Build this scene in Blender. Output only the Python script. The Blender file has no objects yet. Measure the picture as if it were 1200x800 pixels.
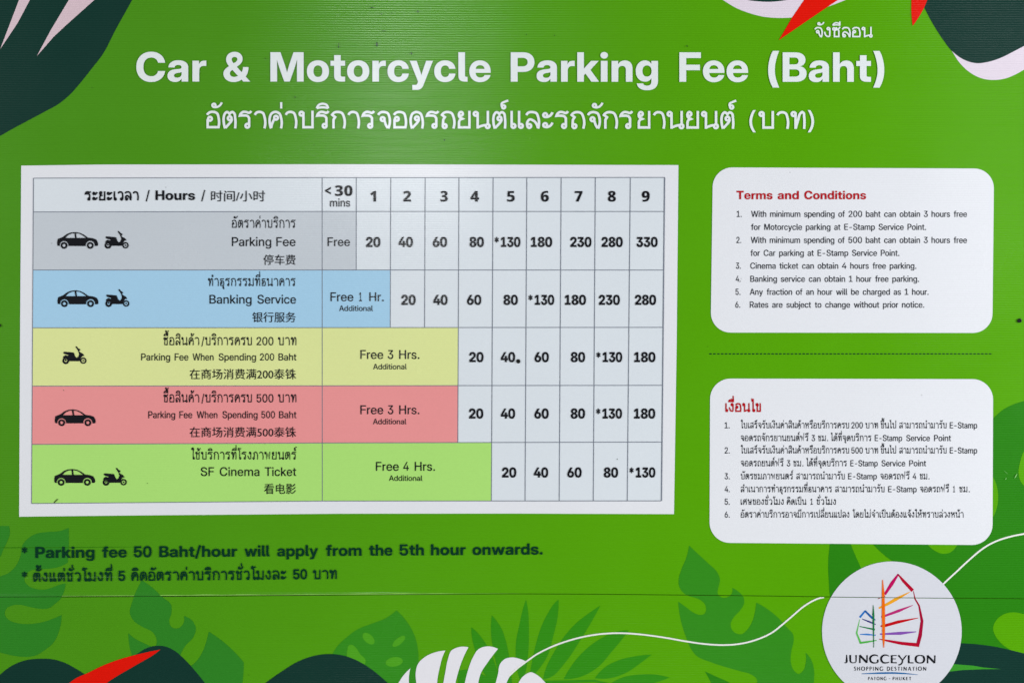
import bpy, bmesh, math, random
from mathutils import Vector
from mathutils.geometry import delaunay_2d_cdt

# ------------------------------------------------------------------ camera, light, exposure
scene = bpy.context.scene
COL = scene.collection
S = 0.002            # metres per unit of the sign's own layout grid (1200 x 800 units in view)
ZC = 1.5             # height of the middle of the sign above the floor
CAM_D = 2.6

cam_data = bpy.data.cameras.new('camera')
cam = bpy.data.objects.new('camera', cam_data)
COL.objects.link(cam)
cam.location = (0, -CAM_D, ZC)
cam.rotation_euler = (math.radians(90), 0, 0)
cam_data.sensor_width = 36
cam_data.lens = 36 * CAM_D / (1200 * S)
cam_data.clip_end = 100
scene.camera = cam

world = bpy.data.worlds.new('World')
scene.world = world
world.use_nodes = True
world.node_tree.nodes['Background'].inputs['Color'].default_value = (0.80, 0.88, 1.0, 1)
world.node_tree.nodes['Background'].inputs['Strength'].default_value = 0.035

def area(name, loc, target, sx, sy, energy, color):
    l = bpy.data.lights.new(name, 'AREA')
    l.shape = 'RECTANGLE'
    l.size, l.size_y, l.energy, l.color = sx, sy, energy, color
    o = bpy.data.objects.new(name, l)
    COL.objects.link(o)
    o.location = loc
    o.rotation_euler = (Vector(target) - Vector(loc)).to_track_quat('-Z', 'Y').to_euler()
    return o

area('key_right', (4.5, -2.2, 2.0), (0.3, 0, 1.5), 1.4, 1.6, 213, (0.96, 0.98, 1.0))  # added key lamp, out of view; makes the right side brighter
area('fill_left', (-4.3, -2.3, 2.1), (-0.3, 0, 1.4), 1.4, 1.6, 102, (1.0, 0.99, 0.98))  # weaker fill added from the left, clear of the sheet's reflection
area('low_fill', (0.1, -1.9, -1.5), (0.1, 0, 1.0), 2.2, 0.8, 39, (0.98, 1.0, 0.97))  # added lamp below the sign, standing in for light from an unmodelled floor
area('ceiling_light_far', (2.26, -2.7, 2.52), (1.1, 0, 1.9), 0.30, 0.25, 1.8, (0.95, 0.98, 1.0))
area('ceiling_light_front', (-0.50, -2.7, 2.50), (-0.3, 0, 1.9), 0.50, 0.34, 13.5, (0.95, 0.98, 1.0))

scene.view_settings.view_transform = 'Standard'
scene.view_settings.look = 'None'
scene.view_settings.exposure = 0
scene.view_settings.gamma = 1

# ------------------------------------------------------------------ helpers
def lin(c):
    c /= 255
    return c / 12.92 if c <= 0.04045 else ((c + 0.055) / 1.055) ** 2.4

EREF = 0.88
def ink(r, g, b):
    """ink colour from its look on the evenly lit sign"""
    return tuple(min(0.9, lin(v) / EREF) for v in (r, g, b))

def surface_group():
    """corrugated plastic sheet: fine horizontal flutes, slight buckling, printing grain"""
    g = bpy.data.node_groups.new('fluted_sheet', 'ShaderNodeTree')
    g.interface.new_socket('Color', in_out='INPUT', socket_type='NodeSocketColor')
    g.interface.new_socket('Grain', in_out='INPUT', socket_type='NodeSocketFloat')
    g.interface.new_socket('Rib', in_out='INPUT', socket_type='NodeSocketFloat')
    g.interface.new_socket('Color', in_out='OUTPUT', socket_type='NodeSocketColor')
    g.interface.new_socket('Normal', in_out='OUTPUT', socket_type='NodeSocketVector')
    g.interface.new_socket('Roughness', in_out='OUTPUT', socket_type='NodeSocketFloat')
    N, L = g.nodes, g.links
    gi, go = N.new('NodeGroupInput'), N.new('NodeGroupOutput')
    geo = N.new('ShaderNodeNewGeometry')
    sep = N.new('ShaderNodeSeparateXYZ')
    L.new(geo.outputs['Position'], sep.inputs[0])
    def math_(op, a, b=None, c=None):
        m = N.new('ShaderNodeMath'); m.operation = op
        for i, v in enumerate((a, b, c)):
            if v is None: continue
            if isinstance(v, (int, float)): m.inputs[i].default_value = v
            else: L.new(v, m.inputs[i])
        return m.outputs[0]
    def noise(scale, detail, vec=None, rough=0.5):
        n = N.new('ShaderNodeTexNoise')
        n.inputs['Scale'].default_value = scale
        n.inputs['Detail'].default_value = detail
        n.inputs['Roughness'].default_value = rough
        L.new(vec or geo.outputs['Position'], n.inputs['Vector'])
        return n
    # flutes along x, pitch about 5.4 mm, wandering a little
    wander = noise(1.7, 1.0)
    z = math_('ADD', sep.outputs['Z'], math_('MULTIPLY', wander.outputs[0], 0.010))
    ph = math_('MULTIPLY', z, 2 * math.pi / 0.0054)
    st = N.new('ShaderNodeVectorMath'); st.operation = 'MULTIPLY'
    st.inputs[1].default_value = (3, 3, 60)
    L.new(geo.outputs['Position'], st.inputs[0])
    uneven = noise(3.0, 3.0, st.outputs[0])
    slope = math_('MULTIPLY', math_('COSINE', ph), math_('MULTIPLY', math_('ADD', 0.45, math_('MULTIPLY', uneven.outputs[0], 0.55)), gi.outputs['Rib']))
    # buckling of the sheet
    buck = noise(2.3, 2.0)
    sub = N.new('ShaderNodeVectorMath'); sub.operation = 'SUBTRACT'
    sub.inputs[1].default_value = (0.5, 0.5, 0.5)
    L.new(buck.outputs['Color'], sub.inputs[0])
    mul = N.new('ShaderNodeVectorMath'); mul.operation = 'MULTIPLY'
    mul.inputs[1].default_value = (0.10, 0.0, 0.06)
    L.new(sub.outputs[0], mul.inputs[0])
    # fine orange peel
    peel = noise(260, 2.0)
    sub2 = N.new('ShaderNodeVectorMath'); sub2.operation = 'SUBTRACT'
    sub2.inputs[1].default_value = (0.5, 0.5, 0.5)
    L.new(peel.outputs['Color'], sub2.inputs[0])
    mul2 = N.new('ShaderNodeVectorMath'); mul2.operation = 'MULTIPLY'
    mul2.inputs[1].default_value = (0.10, 0.0, 0.10)
    L.new(sub2.outputs[0], mul2.inputs[0])
    comb = N.new('ShaderNodeCombineXYZ')
    L.new(slope, comb.inputs['Z'])
    a1 = N.new('ShaderNodeVectorMath'); a1.operation = 'ADD'
    L.new(mul.outputs[0], a1.inputs[0]); L.new(comb.outputs[0], a1.inputs[1])
    a2 = N.new('ShaderNodeVectorMath'); a2.operation = 'ADD'
    L.new(a1.outputs[0], a2.inputs[0]); L.new(mul2.outputs[0], a2.inputs[1])
    a3 = N.new('ShaderNodeVectorMath'); a3.operation = 'ADD'
    L.new(a2.outputs[0], a3.inputs[0]); L.new(geo.outputs['Normal'], a3.inputs[1])
    nm = N.new('ShaderNodeVectorMath'); nm.operation = 'NORMALIZE'
    L.new(a3.outputs[0], nm.inputs[0])
    L.new(nm.outputs[0], go.inputs['Normal'])
    # ink grain, wear and faint banding of the print
    gr = noise(420, 3.0, None, 0.7)
    bl = noise(5.0, 4.0, None, 0.6)
    v = math_('ADD', math_('MULTIPLY', math_('SUBTRACT', gr.outputs[0], 0.5), gi.outputs['Grain']), 1.0)
    v = math_('ADD', v, math_('MULTIPLY', math_('SUBTRACT', bl.outputs[0], 0.5), math_('MULTIPLY', gi.outputs['Grain'], 0.28)))
    mo = noise(95, 3.0, None, 0.6)
    v = math_('ADD', v, math_('MULTIPLY', math_('SUBTRACT', mo.outputs[0], 0.5), math_('MULTIPLY', gi.outputs['Grain'], 0.32)))
    # sparse dust specks
    vor = N.new('ShaderNodeTexVoronoi'); vor.inputs['Scale'].default_value = 26
    L.new(geo.outputs['Position'], vor.inputs['Vector'])
    sepc = N.new('ShaderNodeSeparateColor'); L.new(vor.outputs['Color'], sepc.inputs[0])
    near = math_('LESS_THAN', vor.outputs['Distance'], math_('MULTIPLY', sepc.outputs[1], 0.060))
    few = math_('GREATER_THAN', sepc.outputs[0], 0.86)
    v = math_('SUBTRACT', v, math_('MULTIPLY', math_('MULTIPLY', near, few), 0.16))
    mx = N.new('ShaderNodeVectorMath'); mx.operation = 'SCALE'
    L.new(gi.outputs['Color'], mx.inputs[0]); L.new(v, mx.inputs['Scale'])
    L.new(mx.outputs[0], go.inputs['Color'])
    r = math_('ADD', 0.21, math_('MULTIPLY', bl.outputs[0], 0.10))
    L.new(r, go.inputs['Roughness'])
    return g

SHEET = surface_group()
MATS = {}
def mat(name, rgb, grain=0.22, spec=0.40, rib=0.18, fade=False):
    if name in MATS: return MATS[name]
    m = bpy.data.materials.new(name)
    m.use_nodes = True
    nt = m.node_tree
    b = nt.nodes['Principled BSDF']
    gnode = nt.nodes.new('ShaderNodeGroup'); gnode.node_tree = SHEET
    gnode.inputs['Color'].default_value = (*ink(*rgb), 1)
    if fade:        # ground green, deeper towards the left and top
        geo = nt.nodes.new('ShaderNodeNewGeometry')
        dot = nt.nodes.new('ShaderNodeVectorMath'); dot.operation = 'DOT_PRODUCT'
        dot.inputs[1].default_value = (0.95, 0.0, -0.32)
        nt.links.new(geo.outputs['Position'], dot.inputs[0])
        mr = nt.nodes.new('ShaderNodeMapRange'); mr.interpolation_type = 'SMOOTHSTEP'
        mr.inputs['From Min'].default_value = -0.48 - 1.35; mr.inputs['From Max'].default_value = -0.48 + 0.75
        nt.links.new(dot.outputs['Value'], mr.inputs['Value'])
        mixc = nt.nodes.new('ShaderNodeMix'); mixc.data_type = 'RGBA'
        mixc.inputs[6].default_value = (*ink(72, 140, 22), 1); mixc.inputs[7].default_value = (*ink(*rgb), 1)
        nt.links.new(mr.outputs[0], mixc.inputs[0]); nt.links.new(mixc.outputs[2], gnode.inputs['Color'])
    gnode.inputs['Grain'].default_value = grain
    gnode.inputs['Rib'].default_value = rib
    nt.links.new(gnode.outputs['Color'], b.inputs['Base Color'])
    nt.links.new(gnode.outputs['Normal'], b.inputs['Normal'])
    nt.links.new(gnode.outputs['Roughness'], b.inputs['Roughness'])
    b.inputs['Specular IOR Level'].default_value = spec
    MATS[name] = m
    return m

def W(px, py, depth=0.0):
    """layout grid -> metres; depth is how far it stands in front of the sheet"""
    return ((px - 600) * S, -depth, ZC + (400 - py) * S)

SEAM = [(-400, 700.5), (0, 698.8), (200, 697.8), (350, 696.8), (500, 695.8), (600, 695.3), (700, 695.7),
        (800, 696.7), (900, 697.8), (970, 698.8), (1050, 699.7), (1200, 701), (1500, 703)]
def seam(x):
    for (a, ya), (b, yb) in zip(SEAM, SEAM[1:]):
        if x <= b: return ya + (x - a) * (yb - ya) / (b - a)
    return SEAM[-1][1]

def lip(px, py):
    """the upper sheet's lower edge curls outwards along its left half"""
    v = seam(px) - py
    if v < 0 or v > 5: return 0.0
    k = max(0.0, min(1.0, (640 - px) / 260)) * (0.85 + 0.15 * math.sin(px * 0.045))
    return 0.0030 * k * (1 - v / 5) ** 1.6

LAYER = 0.00025

def area2(p):
    return 0.5 * sum(a[0] * b[1] - b[0] * a[1] for a, b in zip(p, p[1:] + p[:1]))

def poly(p, hole=False):
    p = list(p)
    if (area2(p) > 0) == (not hole): return p
    return p[::-1]

def triangulate(contours, eps=1e-4):
    """union of contours (nonzero winding) -> points, triangles"""
    V, E = [], []
    for c in contours:
        c2 = [p for i, p in enumerate(c) if (Vector(p) - Vector(c[i - 1])).length > eps * 4]
        if len(c2) < 3: continue
        n = len(V)
        V += [Vector(p) for p in c2]
        E += [(n + i, n + (i + 1) % len(c2)) for i in range(len(c2))]
    if not V: return [], []
    segs = [(V[a].x, V[a].y, V[b].x, V[b].y) for a, b in E]
    vo, _, fo, _, _, _ = delaunay_2d_cdt(V, E, [], 0, eps)
    tris = []
    for f in fo:
        cx = sum(vo[i].x for i in f) / 3; cy = sum(vo[i].y for i in f) / 3
        w = 0
        for x0, y0, x1, y1 in segs:
            if (y0 <= cy) != (y1 <= cy):
                if x0 + (cy - y0) * (x1 - x0) / (y1 - y0) > cx:
                    w += 1 if y1 > y0 else -1
        if w: tris.append(tuple(f))
    used = sorted({i for t in tris for i in t})
    m = {o: k for k, o in enumerate(used)}
    return [(vo[i].x, vo[i].y) for i in used], [tuple(m[i] for i in t) for t in tris]

def dense(p, step=14):
    r = []
    for a, b in zip(p, p[1:] + p[:1]):
        n = max(1, int(math.dist(a, b) / step))
        r += [(a[0] + (b[0] - a[0]) * i / n, a[1] + (b[1] - a[1]) * i / n) for i in range(n)]
    return r

def smooth(points, closed=True, seg=5):
    """Catmull-Rom through points; a third element 1 marks a sharp corner"""
    P = [(p[0], p[1]) for p in points]
    C = [len(p) > 2 and p[2] for p in points]
    n = len(P); out = []
    rng = range(n) if closed else range(n - 1)
    for i in rng:
        a, b = P[i], P[(i + 1) % n]
        pa = P[i - 1] if (closed or i > 0) and not C[i] else None
        nb = P[(i + 2) % n] if (closed or i + 2 < n) and not C[(i + 1) % n] else None
        d = math.dist(a, b)
        def tang(p0, p1, p2):
            l0, l1 = max(1e-6, math.dist(p0, p1)), max(1e-6, math.dist(p1, p2))
            t = [((p1[k] - p0[k]) / l0 * l1 + (p2[k] - p1[k]) / l1 * l0) / (l0 + l1) for k in (0, 1)]
            return t
        ta = tang(pa, a, b) if pa else None
        tb = tang(a, b, nb) if nb else None
        if ta is None and tb is None: k = 1
        else: k = seg
        if ta is None: ta = [(b[j] - a[j]) / max(d, 1e-6) if tb is None else 2 * (b[j] - a[j]) / max(d, 1e-6) - tb[j] for j in (0, 1)]
        if tb is None: tb = [2 * (b[j] - a[j]) / max(d, 1e-6) - ta[j] for j in (0, 1)]
        for s in range(k):
            t = s / k
            h00 = 2*t**3 - 3*t*t + 1; h10 = t**3 - 2*t*t + t; h01 = -2*t**3 + 3*t*t; h11 = t**3 - t*t
            out.append(tuple(h00*a[j] + h10*d*ta[j] + h01*b[j] + h11*d*tb[j] for j in (0, 1)))
    if not closed: out.append(P[-1])
    return out

def ribbon(path, widths):
    """flat stroke of given widths along an open path"""
    n = len(path)
    if isinstance(widths, (int, float)): widths = [widths] * n
    elif len(widths) != n:
        L = [0]
        for a, b in zip(path, path[1:]): L.append(L[-1] + math.dist(a, b))
        k = len(widths) - 1; ws = []
        for l in L:
            t = l / L[-1] * k; i = min(k - 1, int(t)); ws.append(widths[i] + (widths[i+1] - widths[i]) * (t - i))
        widths = ws
    left, right = [], []
    for i in range(n):
        d0 = Vector(path[i]) - Vector(path[i-1]) if i else None
        d1 = Vector(path[i+1]) - Vector(path[i]) if i < n - 1 else None
        if d0 is None: d0 = d1
        if d1 is None: d1 = d0
        d0 = d0.normalized(); d1 = d1.normalized()
        n0 = Vector((-d0.y, d0.x)); n1 = Vector((-d1.y, d1.x))
        m = n0 + n1
        m = n1 if m.length < 0.2 else m.normalized()
        k = min(1.8, 1 / max(0.3, m.dot(n1)))
        w = widths[i] / 2
        left.append((path[i][0] + m.x*w*k, path[i][1] + m.y*w*k))
        right.append((path[i][0] - m.x*w*k, path[i][1] - m.y*w*k))
    return left + right[::-1]

def circle(cx, cy, r, n=18, ry=None, rot=0):
    ry = ry or r; c, s = math.cos(rot), math.sin(rot)
    return [(cx + r*math.cos(a)*c - ry*math.sin(a)*s, cy + r*math.cos(a)*s + ry*math.sin(a)*c)
            for a in (2*math.pi*i/n for i in range(n))]

# ------------------------------------------------------------------ placing objects
def thing(name, label, cat, loc):
    o = bpy.data.objects.new(name, None)
    COL.objects.link(o)
    o.location = loc; o['label'] = label; o['category'] = cat
    o.empty_display_size = 0.1
    return o

ORIGIN = {}
def link(name, verts, faces, material, parent, label=None, kind=None, smooth_shade=False):
    """mesh from world-space verts, its origin at its own middle"""
    if not faces: return None
    lo = [min(v[i] for v in verts) for i in range(3)]; hi = [max(v[i] for v in verts) for i in range(3)]
    c = [(a + b) / 2 for a, b in zip(lo, hi)]
    me = bpy.data.meshes.new(name)
    me.from_pydata([tuple(v[i] - c[i] for i in range(3)) for v in verts], [], faces)
    me.materials.append(material)
    if smooth_shade:
        for p in me.polygons: p.use_smooth = True
    me.update()
    o = bpy.data.objects.new(name, me)
    COL.objects.link(o)
    if parent is not None:
        o.parent = parent
        pc = ORIGIN.get(parent.name, tuple(parent.location))
        o.location = [c[i] - pc[i] for i in range(3)]
    else: o.location = c
    ORIGIN[o.name] = tuple(c)
    if label: o['label'] = label
    if kind: o['kind'] = kind
    return o

def cut(pts, tris, side):
    """keep what lies on the upper (side=1) or lower (side=-1) sheet; rows added where the lip curls"""
    bm = bmesh.new()
    vs = [bm.verts.new((x, y, 0)) for x, y in pts]
    for t in tris:
        try: bm.faces.new([vs[i] for i in t])
        except ValueError: pass
    def bis(co, no, **k):
        bmesh.ops.bisect_plane(bm, geom=bm.verts[:] + bm.edges[:] + bm.faces[:], dist=1e-5, plane_co=co, plane_no=no, **k)
    x0 = min(p[0] for p in pts); x1 = max(p[0] for p in pts)
    x = math.ceil(x0 / 25) * 25
    while x < x1:
        bis((x, 0, 0), (1, 0, 0)); x += 25
    for v in bm.verts: v.co.y -= seam(v.co.x)
    if side > 0:
        bis((0, -0.35, 0), (0, 1, 0), clear_outer=True)
        for d in (5, 4, 3, 2, 1.2): bis((0, -d, 0), (0, 1, 0))
    else:
        bis((0, 0.45, 0), (0, 1, 0), clear_inner=True)
    for v in bm.verts: v.co.y += seam(v.co.x)
    bm.verts.index_update()
    r = [(v.co.x, v.co.y) for v in bm.verts], [tuple(v.index for v in f.verts) for f in bm.faces]
    bm.free()
    return r

def decal(name, pts, tris, layer, material, parent, label=None, kind=None, flip=True):
    """flat print on the sheet"""
    verts = [W(x, y, layer * LAYER + lip(x, y)) for x, y in pts]
    # faces look towards the camera (-y)
    out = []
    for t in tris:
        a, b, c = (pts[i] for i in t[:3])
        cr = (b[0]-a[0])*(c[1]-a[1]) - (b[1]-a[1])*(c[0]-a[0])
        out.append(tuple(t) if cr < 0 else tuple(t[::-1]))
    return link(name, verts, out, material, parent, label, kind)

SERIAL = [0]
def shape(name, contours, layer, material, parent, label=None, kind=None):
    """print wholly on one sheet, or cut by the joint when parent is BOTH"""
    pts, tris = triangulate(contours)
    if not tris: return None
    SERIAL[0] += 1
    layer += (SERIAL[0] % 24) * 0.03          # no two inks lie in exactly one plane
    if parent == 'both':
        pts, tris = triangulate([dense(c) for c in contours])
        r = []
        for p, side in ((UPPER, 1), (LOWER, -1)):
            a, b = cut(pts, tris, side)
            r.append(decal(name, a, b, layer, material, p, label, kind) if b else None)
        return r
    return decal(name, pts, tris, layer, material, parent, label, kind)
LATIN_REGULAR = {
    32: (269, []),
    40: (391, [[153,289,1,153,372,0,183,548,0,236,708,0,271,765,1,352,765,1,316,693,0,265,530,0,237,364,0,237,289,1,237,221,0,262,83,0,312,-63,0,352,-144,1,271,-144,1,213,-45,0,153,176,0]]),
    41: (391, [[39,-144,1,78,-63,0,129,83,0,154,221,0,154,289,1,154,364,0,126,530,0,74,693,0,39,765,1,120,765,1,154,708,0,208,548,0,238,372,0,238,289,1,238,176,0,178,-45,0,120,-144,1]]),
}
LATIN_TEXT = {
    32: (269, []),
    38: (628, [[271,-10,1,200,-10,0,95,42,0,36,134,0,36,193,1,36,232,0,66,295,0,131,357,0,183,396,1,306,483,1,324,496,0,349,525,0,363,556,0,363,572,1,363,604,0,317,647,0,280,647,1,255,647,0,217,626,0,194,588,0,194,563,1,194,541,0,214,499,0,256,444,0,290,404,1,628,0,1,508,0,1,229,328,1,183,384,0,124,462,0,95,528,0,95,564,1,95,615,0,142,692,0,225,735,0,280,735,1,334,735,0,415,694,0,460,622,0,460,576,1,460,545,0,437,488,0,395,437,0,363,414,1,217,306,1,177,276,0,141,225,0,141,194,1,141,162,0,176,110,0,236,78,0,273,78,1,315,78,0,392,117,0,454,187,0,489,278,0,489,330,1,585,330,1,585,276,0,561,184,0,518,112,0,488,86,1,465,63,1,430,28,0,326,-10,0]]),
    40: (391, [[131,291,1,131,374,0,161,550,0,215,709,0,250,766,1,350,766,1,316,694,0,264,531,0,236,366,0,236,291,1,236,223,0,261,87,0,312,-59,0,350,-142,1,250,-142,1,192,-43,0,131,178,0]]),
    41: (391, [[40,-142,1,79,-59,0,130,88,0,154,223,0,154,291,1,154,366,0,126,531,0,75,694,0,40,766,1,141,766,1,176,709,0,229,550,0,260,374,0,260,291,1,260,177,0,199,-43,0,141,-142,1]]),
    42: (645, [[284,318,1,291,469,1,164,387,1,126,454,1,260,522,1,126,591,1,164,659,1,291,577,1,284,728,1,361,728,1,354,577,1,480,659,1,519,591,1,385,522,1,519,454,1,480,387,1,354,469,1,361,318,1]]),
    44: (269, [[53,-151,1,94,107,1,202,107,1,128,-151,1]]),
    45: (645, [[484,342,1,484,251,1,161,251,1,161,342,1]]),
    46: (269, [[136,-8,1,107,-8,0,67,32,0,67,61,1,67,90,0,107,130,0,136,130,1,165,130,0,205,90,0,205,61,1,205,32,0,165,-8,0]]),
    47: (345, [[337,762,1,102,-109,1,8,-109,1,243,762,1]]),
    48: (645, [[323,-11,1,238,-11,0,118,80,0,54,248,0,54,363,1,54,479,0,118,648,0,238,739,0,323,739,1,407,739,0,527,647,0,591,479,0,591,363,1,591,248,0,527,80,0,407,-11,0],[323,82,1,375,82,0,449,149,0,487,275,0,487,363,1,487,452,0,449,578,0,375,646,0,323,646,1,270,646,0,197,578,0,158,452,0,158,363,1,158,275,0,197,149,0,270,82,0]]),
    49: (645, [[103,0,1,103,92,1,563,92,1,563,0,1],[397,728,1,397,0,1,291,0,1,291,622,1,289,622,1,113,504,1,113,609,1,289,728,1]]),
    50: (645, [[78,0,1,78,85,1,336,323,1,377,361,0,432,421,0,459,480,0,459,515,1,459,556,0,426,615,0,365,646,0,323,646,1,279,646,0,215,609,0,181,541,0,181,494,1,79,494,1,79,567,0,140,677,0,250,739,0,323,739,1,394,739,0,501,683,0,562,585,0,562,520,1,562,474,0,528,392,0,457,307,0,401,256,1,227,95,1,227,93,1,568,93,1,568,0,1]]),
    51: (645, [[322,-11,1,245,-11,0,127,49,0,62,155,0,61,223,1,169,223,1,169,179,0,207,115,0,275,80,0,321,80,1,365,80,0,432,115,0,470,179,0,470,221,1,470,263,0,430,326,0,353,360,0,299,360,1,211,360,1,211,439,1,406,632,1,406,634,1,104,634,1,104,728,1,543,728,1,543,639,1,306,405,1,306,427,1,394,434,0,515,383,0,578,284,0,578,219,1,578,151,0,512,47,0,397,-11,0]]),
    52: (645, [[37,163,1,37,251,1,364,728,1,475,728,1,154,257,1,154,255,1,608,255,1,608,163,1],[400,0,1,400,189,1,401,230,1,401,454,1,503,454,1,503,0,1]]),
    53: (645, [[322,-10,1,251,-10,0,138,47,0,72,146,0,69,210,1,175,210,1,178,173,0,218,115,0,282,82,0,322,82,1,366,82,0,432,122,0,469,192,0,469,238,1,469,284,0,432,355,0,368,395,0,325,395,1,274,395,0,197,354,0,181,317,1,79,320,1,106,728,1,534,728,1,534,634,1,203,634,1,185,422,1,187,422,1,217,454,0,296,486,0,343,486,1,393,486,0,477,450,0,540,383,0,574,293,0,574,240,1,574,167,0,511,54,0,397,-10,0]]),
    54: (645, [[324,-11,1,251,-11,0,138,52,0,73,163,0,73,236,1,73,292,0,126,410,0,184,493,1,348,728,1,467,728,1,221,385,1,207,385,1,218,404,0,251,442,0,304,467,0,343,467,1,410,467,0,513,408,0,572,303,0,572,233,1,572,161,0,508,51,0,397,-11,0],[322,80,1,364,80,0,429,121,0,467,190,0,467,233,1,467,276,0,429,344,0,364,383,0,322,383,1,281,383,0,216,344,0,178,276,0,178,233,1,178,190,0,216,121,0,281,80,0]]),
    55: (645, [[132,0,1,452,632,1,452,633,1,82,633,1,82,728,1,563,728,1,563,630,1,246,0,1]]),
    56: (645, [[322,-11,1,247,-11,0,131,41,0,65,134,0,65,194,1,65,242,0,107,322,0,179,373,0,224,379,1,224,380,1,165,391,0,91,480,0,91,543,1,91,600,0,151,688,0,255,739,0,322,739,1,389,739,0,494,688,0,553,600,0,553,543,1,553,480,0,479,391,0,421,380,1,421,379,1,466,373,0,538,321,0,580,242,0,580,194,1,580,134,0,514,41,0,398,-11,0],[322,78,1,367,78,0,434,108,0,471,164,0,471,200,1,471,238,0,433,297,0,366,331,0,322,331,1,279,331,0,212,297,0,174,239,0,174,200,1,174,163,0,211,108,0,277,78,0],[322,418,1,360,418,0,416,447,0,448,500,0,448,535,1,448,569,0,417,621,0,360,650,0,322,650,1,285,650,0,228,621,0,196,569,0,196,535,1,196,500,0,228,448,0,285,418,0]]),
    57: (645, [[321,739,1,395,739,0,508,676,0,572,564,0,572,491,1,572,436,0,519,317,0,461,235,1,297,0,1,178,0,1,424,343,1,438,343,1,428,324,0,394,286,0,341,261,0,302,261,1,235,261,0,132,320,0,73,425,0,73,495,1,73,566,0,137,676,0,249,739,0],[323,647,1,282,647,0,216,607,0,178,538,0,178,495,1,178,452,0,216,384,0,282,344,0,323,344,1,364,344,0,430,384,0,467,452,0,467,494,1,467,538,0,430,607,0,364,647,0]]),
    60: (645, [[87,247,1,87,325,1,558,555,1,558,446,1,210,287,1,213,294,1,213,279,1,210,284,1,558,125,1,558,18,1]]),
    65: (681, [[12,0,1,275,728,1,407,728,1,669,0,1,551,0,1,411,409,1,393,461,0,354,587,0,326,679,1,355,679,1,328,587,0,288,460,0,271,409,1,128,0,1],[157,190,1,157,282,1,524,282,1,524,190,1]]),
    66: (644, [[69,0,1,69,728,1,341,728,1,416,728,0,522,679,0,577,594,0,577,536,1,577,494,0,546,431,0,491,390,0,454,379,1,454,377,1,495,372,0,564,329,0,605,256,0,605,203,1,605,142,0,549,51,0,435,0,0,350,0,1],[178,92,1,342,92,1,417,92,0,495,151,0,495,204,1,495,241,0,460,295,0,393,325,0,346,325,1,178,325,1],[178,414,1,337,414,1,378,414,0,437,441,0,468,491,0,468,525,1,468,575,0,400,635,0,338,635,1,178,635,1]]),
    67: (726, [[380,-11,1,281,-11,0,129,82,0,43,251,0,43,363,1,43,477,0,129,645,0,281,739,0,380,739,1,439,739,0,542,704,0,622,638,0,675,545,0,685,487,1,574,487,1,566,523,0,531,580,0,481,619,0,417,639,0,381,639,1,311,639,0,208,571,0,152,447,0,152,363,1,152,280,0,209,156,0,311,88,0,381,88,1,417,88,0,480,108,0,531,147,0,566,204,0,575,240,1,685,240,1,676,183,0,623,90,0,542,24,0,439,-11,0]]),
    69: (592, [[69,0,1,69,728,1,552,728,1,552,632,1,179,632,1,179,417,1,524,417,1,524,323,1,179,323,1,179,95,1,553,95,1,553,0,1]]),
    70: (569, [[69,0,1,69,728,1,538,728,1,538,632,1,179,632,1,179,411,1,510,411,1,510,317,1,179,317,1,179,0,1]]),
    71: (736, [[379,-11,1,280,-11,0,129,83,0,43,252,0,43,363,1,43,477,0,129,645,0,281,739,0,377,739,1,436,739,0,540,703,0,622,637,0,676,546,0,684,491,1,573,491,1,565,525,0,530,579,0,479,618,0,416,639,0,378,639,1,311,639,0,209,571,0,152,447,0,152,363,1,152,280,0,209,156,0,312,88,0,380,88,1,438,88,0,529,137,0,582,225,0,582,284,1,612,281,1,402,281,1,402,372,1,689,372,1,689,288,1,689,201,0,608,65,0,468,-11,0]]),
    72: (719, [[69,0,1,69,728,1,179,728,1,179,420,1,540,420,1,540,728,1,649,728,1,649,0,1,540,0,1,540,324,1,179,324,1,179,0,1]]),
    73: (378, [[38,0,1,38,93,1,134,93,1,134,634,1,38,634,1,38,728,1,340,728,1,340,634,1,244,634,1,244,93,1,340,93,1,340,0,1]]),
    77: (879, [[69,0,1,69,728,1,225,728,1,387,303,1,394,285,0,412,231,0,431,172,0,448,117,0,454,99,1,428,99,1,434,117,0,450,171,0,470,231,0,488,285,0,494,303,1,654,728,1,810,728,1,810,0,1,702,0,1,702,395,1,702,419,0,703,478,0,705,543,0,706,609,0,707,640,1,720,640,1,708,604,0,685,533,0,663,468,0,644,414,0,637,395,1,485,0,1,394,0,1,241,395,1,234,414,0,215,468,0,193,532,0,168,604,0,156,640,1,172,640,1,173,610,0,174,544,0,176,479,0,177,419,0,177,395,1,177,0,1]]),
    78: (724, [[69,0,1,69,728,1,191,728,1,468,289,1,479,272,0,511,218,0,547,154,0,563,122,1,551,103,1,549,134,0,546,211,0,545,279,0,545,299,1,545,728,1,655,728,1,655,0,1,532,0,1,284,392,1,271,413,0,233,476,0,185,559,0,156,610,1,172,627,1,175,571,0,178,480,0,179,412,0,179,393,1,179,0,1]]),
    79: (753, [[376,-11,1,280,-11,0,129,82,0,43,251,0,43,363,1,43,476,0,129,645,0,280,739,0,376,739,1,473,739,0,623,645,0,710,476,0,710,363,1,710,251,0,623,82,0,473,-11,0],[376,88,1,439,88,0,540,152,0,600,275,0,600,363,1,600,452,0,540,576,0,439,639,0,376,639,1,314,639,0,212,575,0,152,452,0,152,363,1,152,275,0,212,152,0,314,88,0]]),
    80: (624, [[69,0,1,69,728,1,337,728,1,416,728,0,530,671,0,590,568,0,590,499,1,590,430,0,528,327,0,414,270,0,334,270,1,132,270,1,132,364,1,330,364,1,379,364,0,446,397,0,482,458,0,482,499,1,482,540,0,446,600,0,379,633,0,330,633,1,179,633,1,179,0,1]]),
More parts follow.
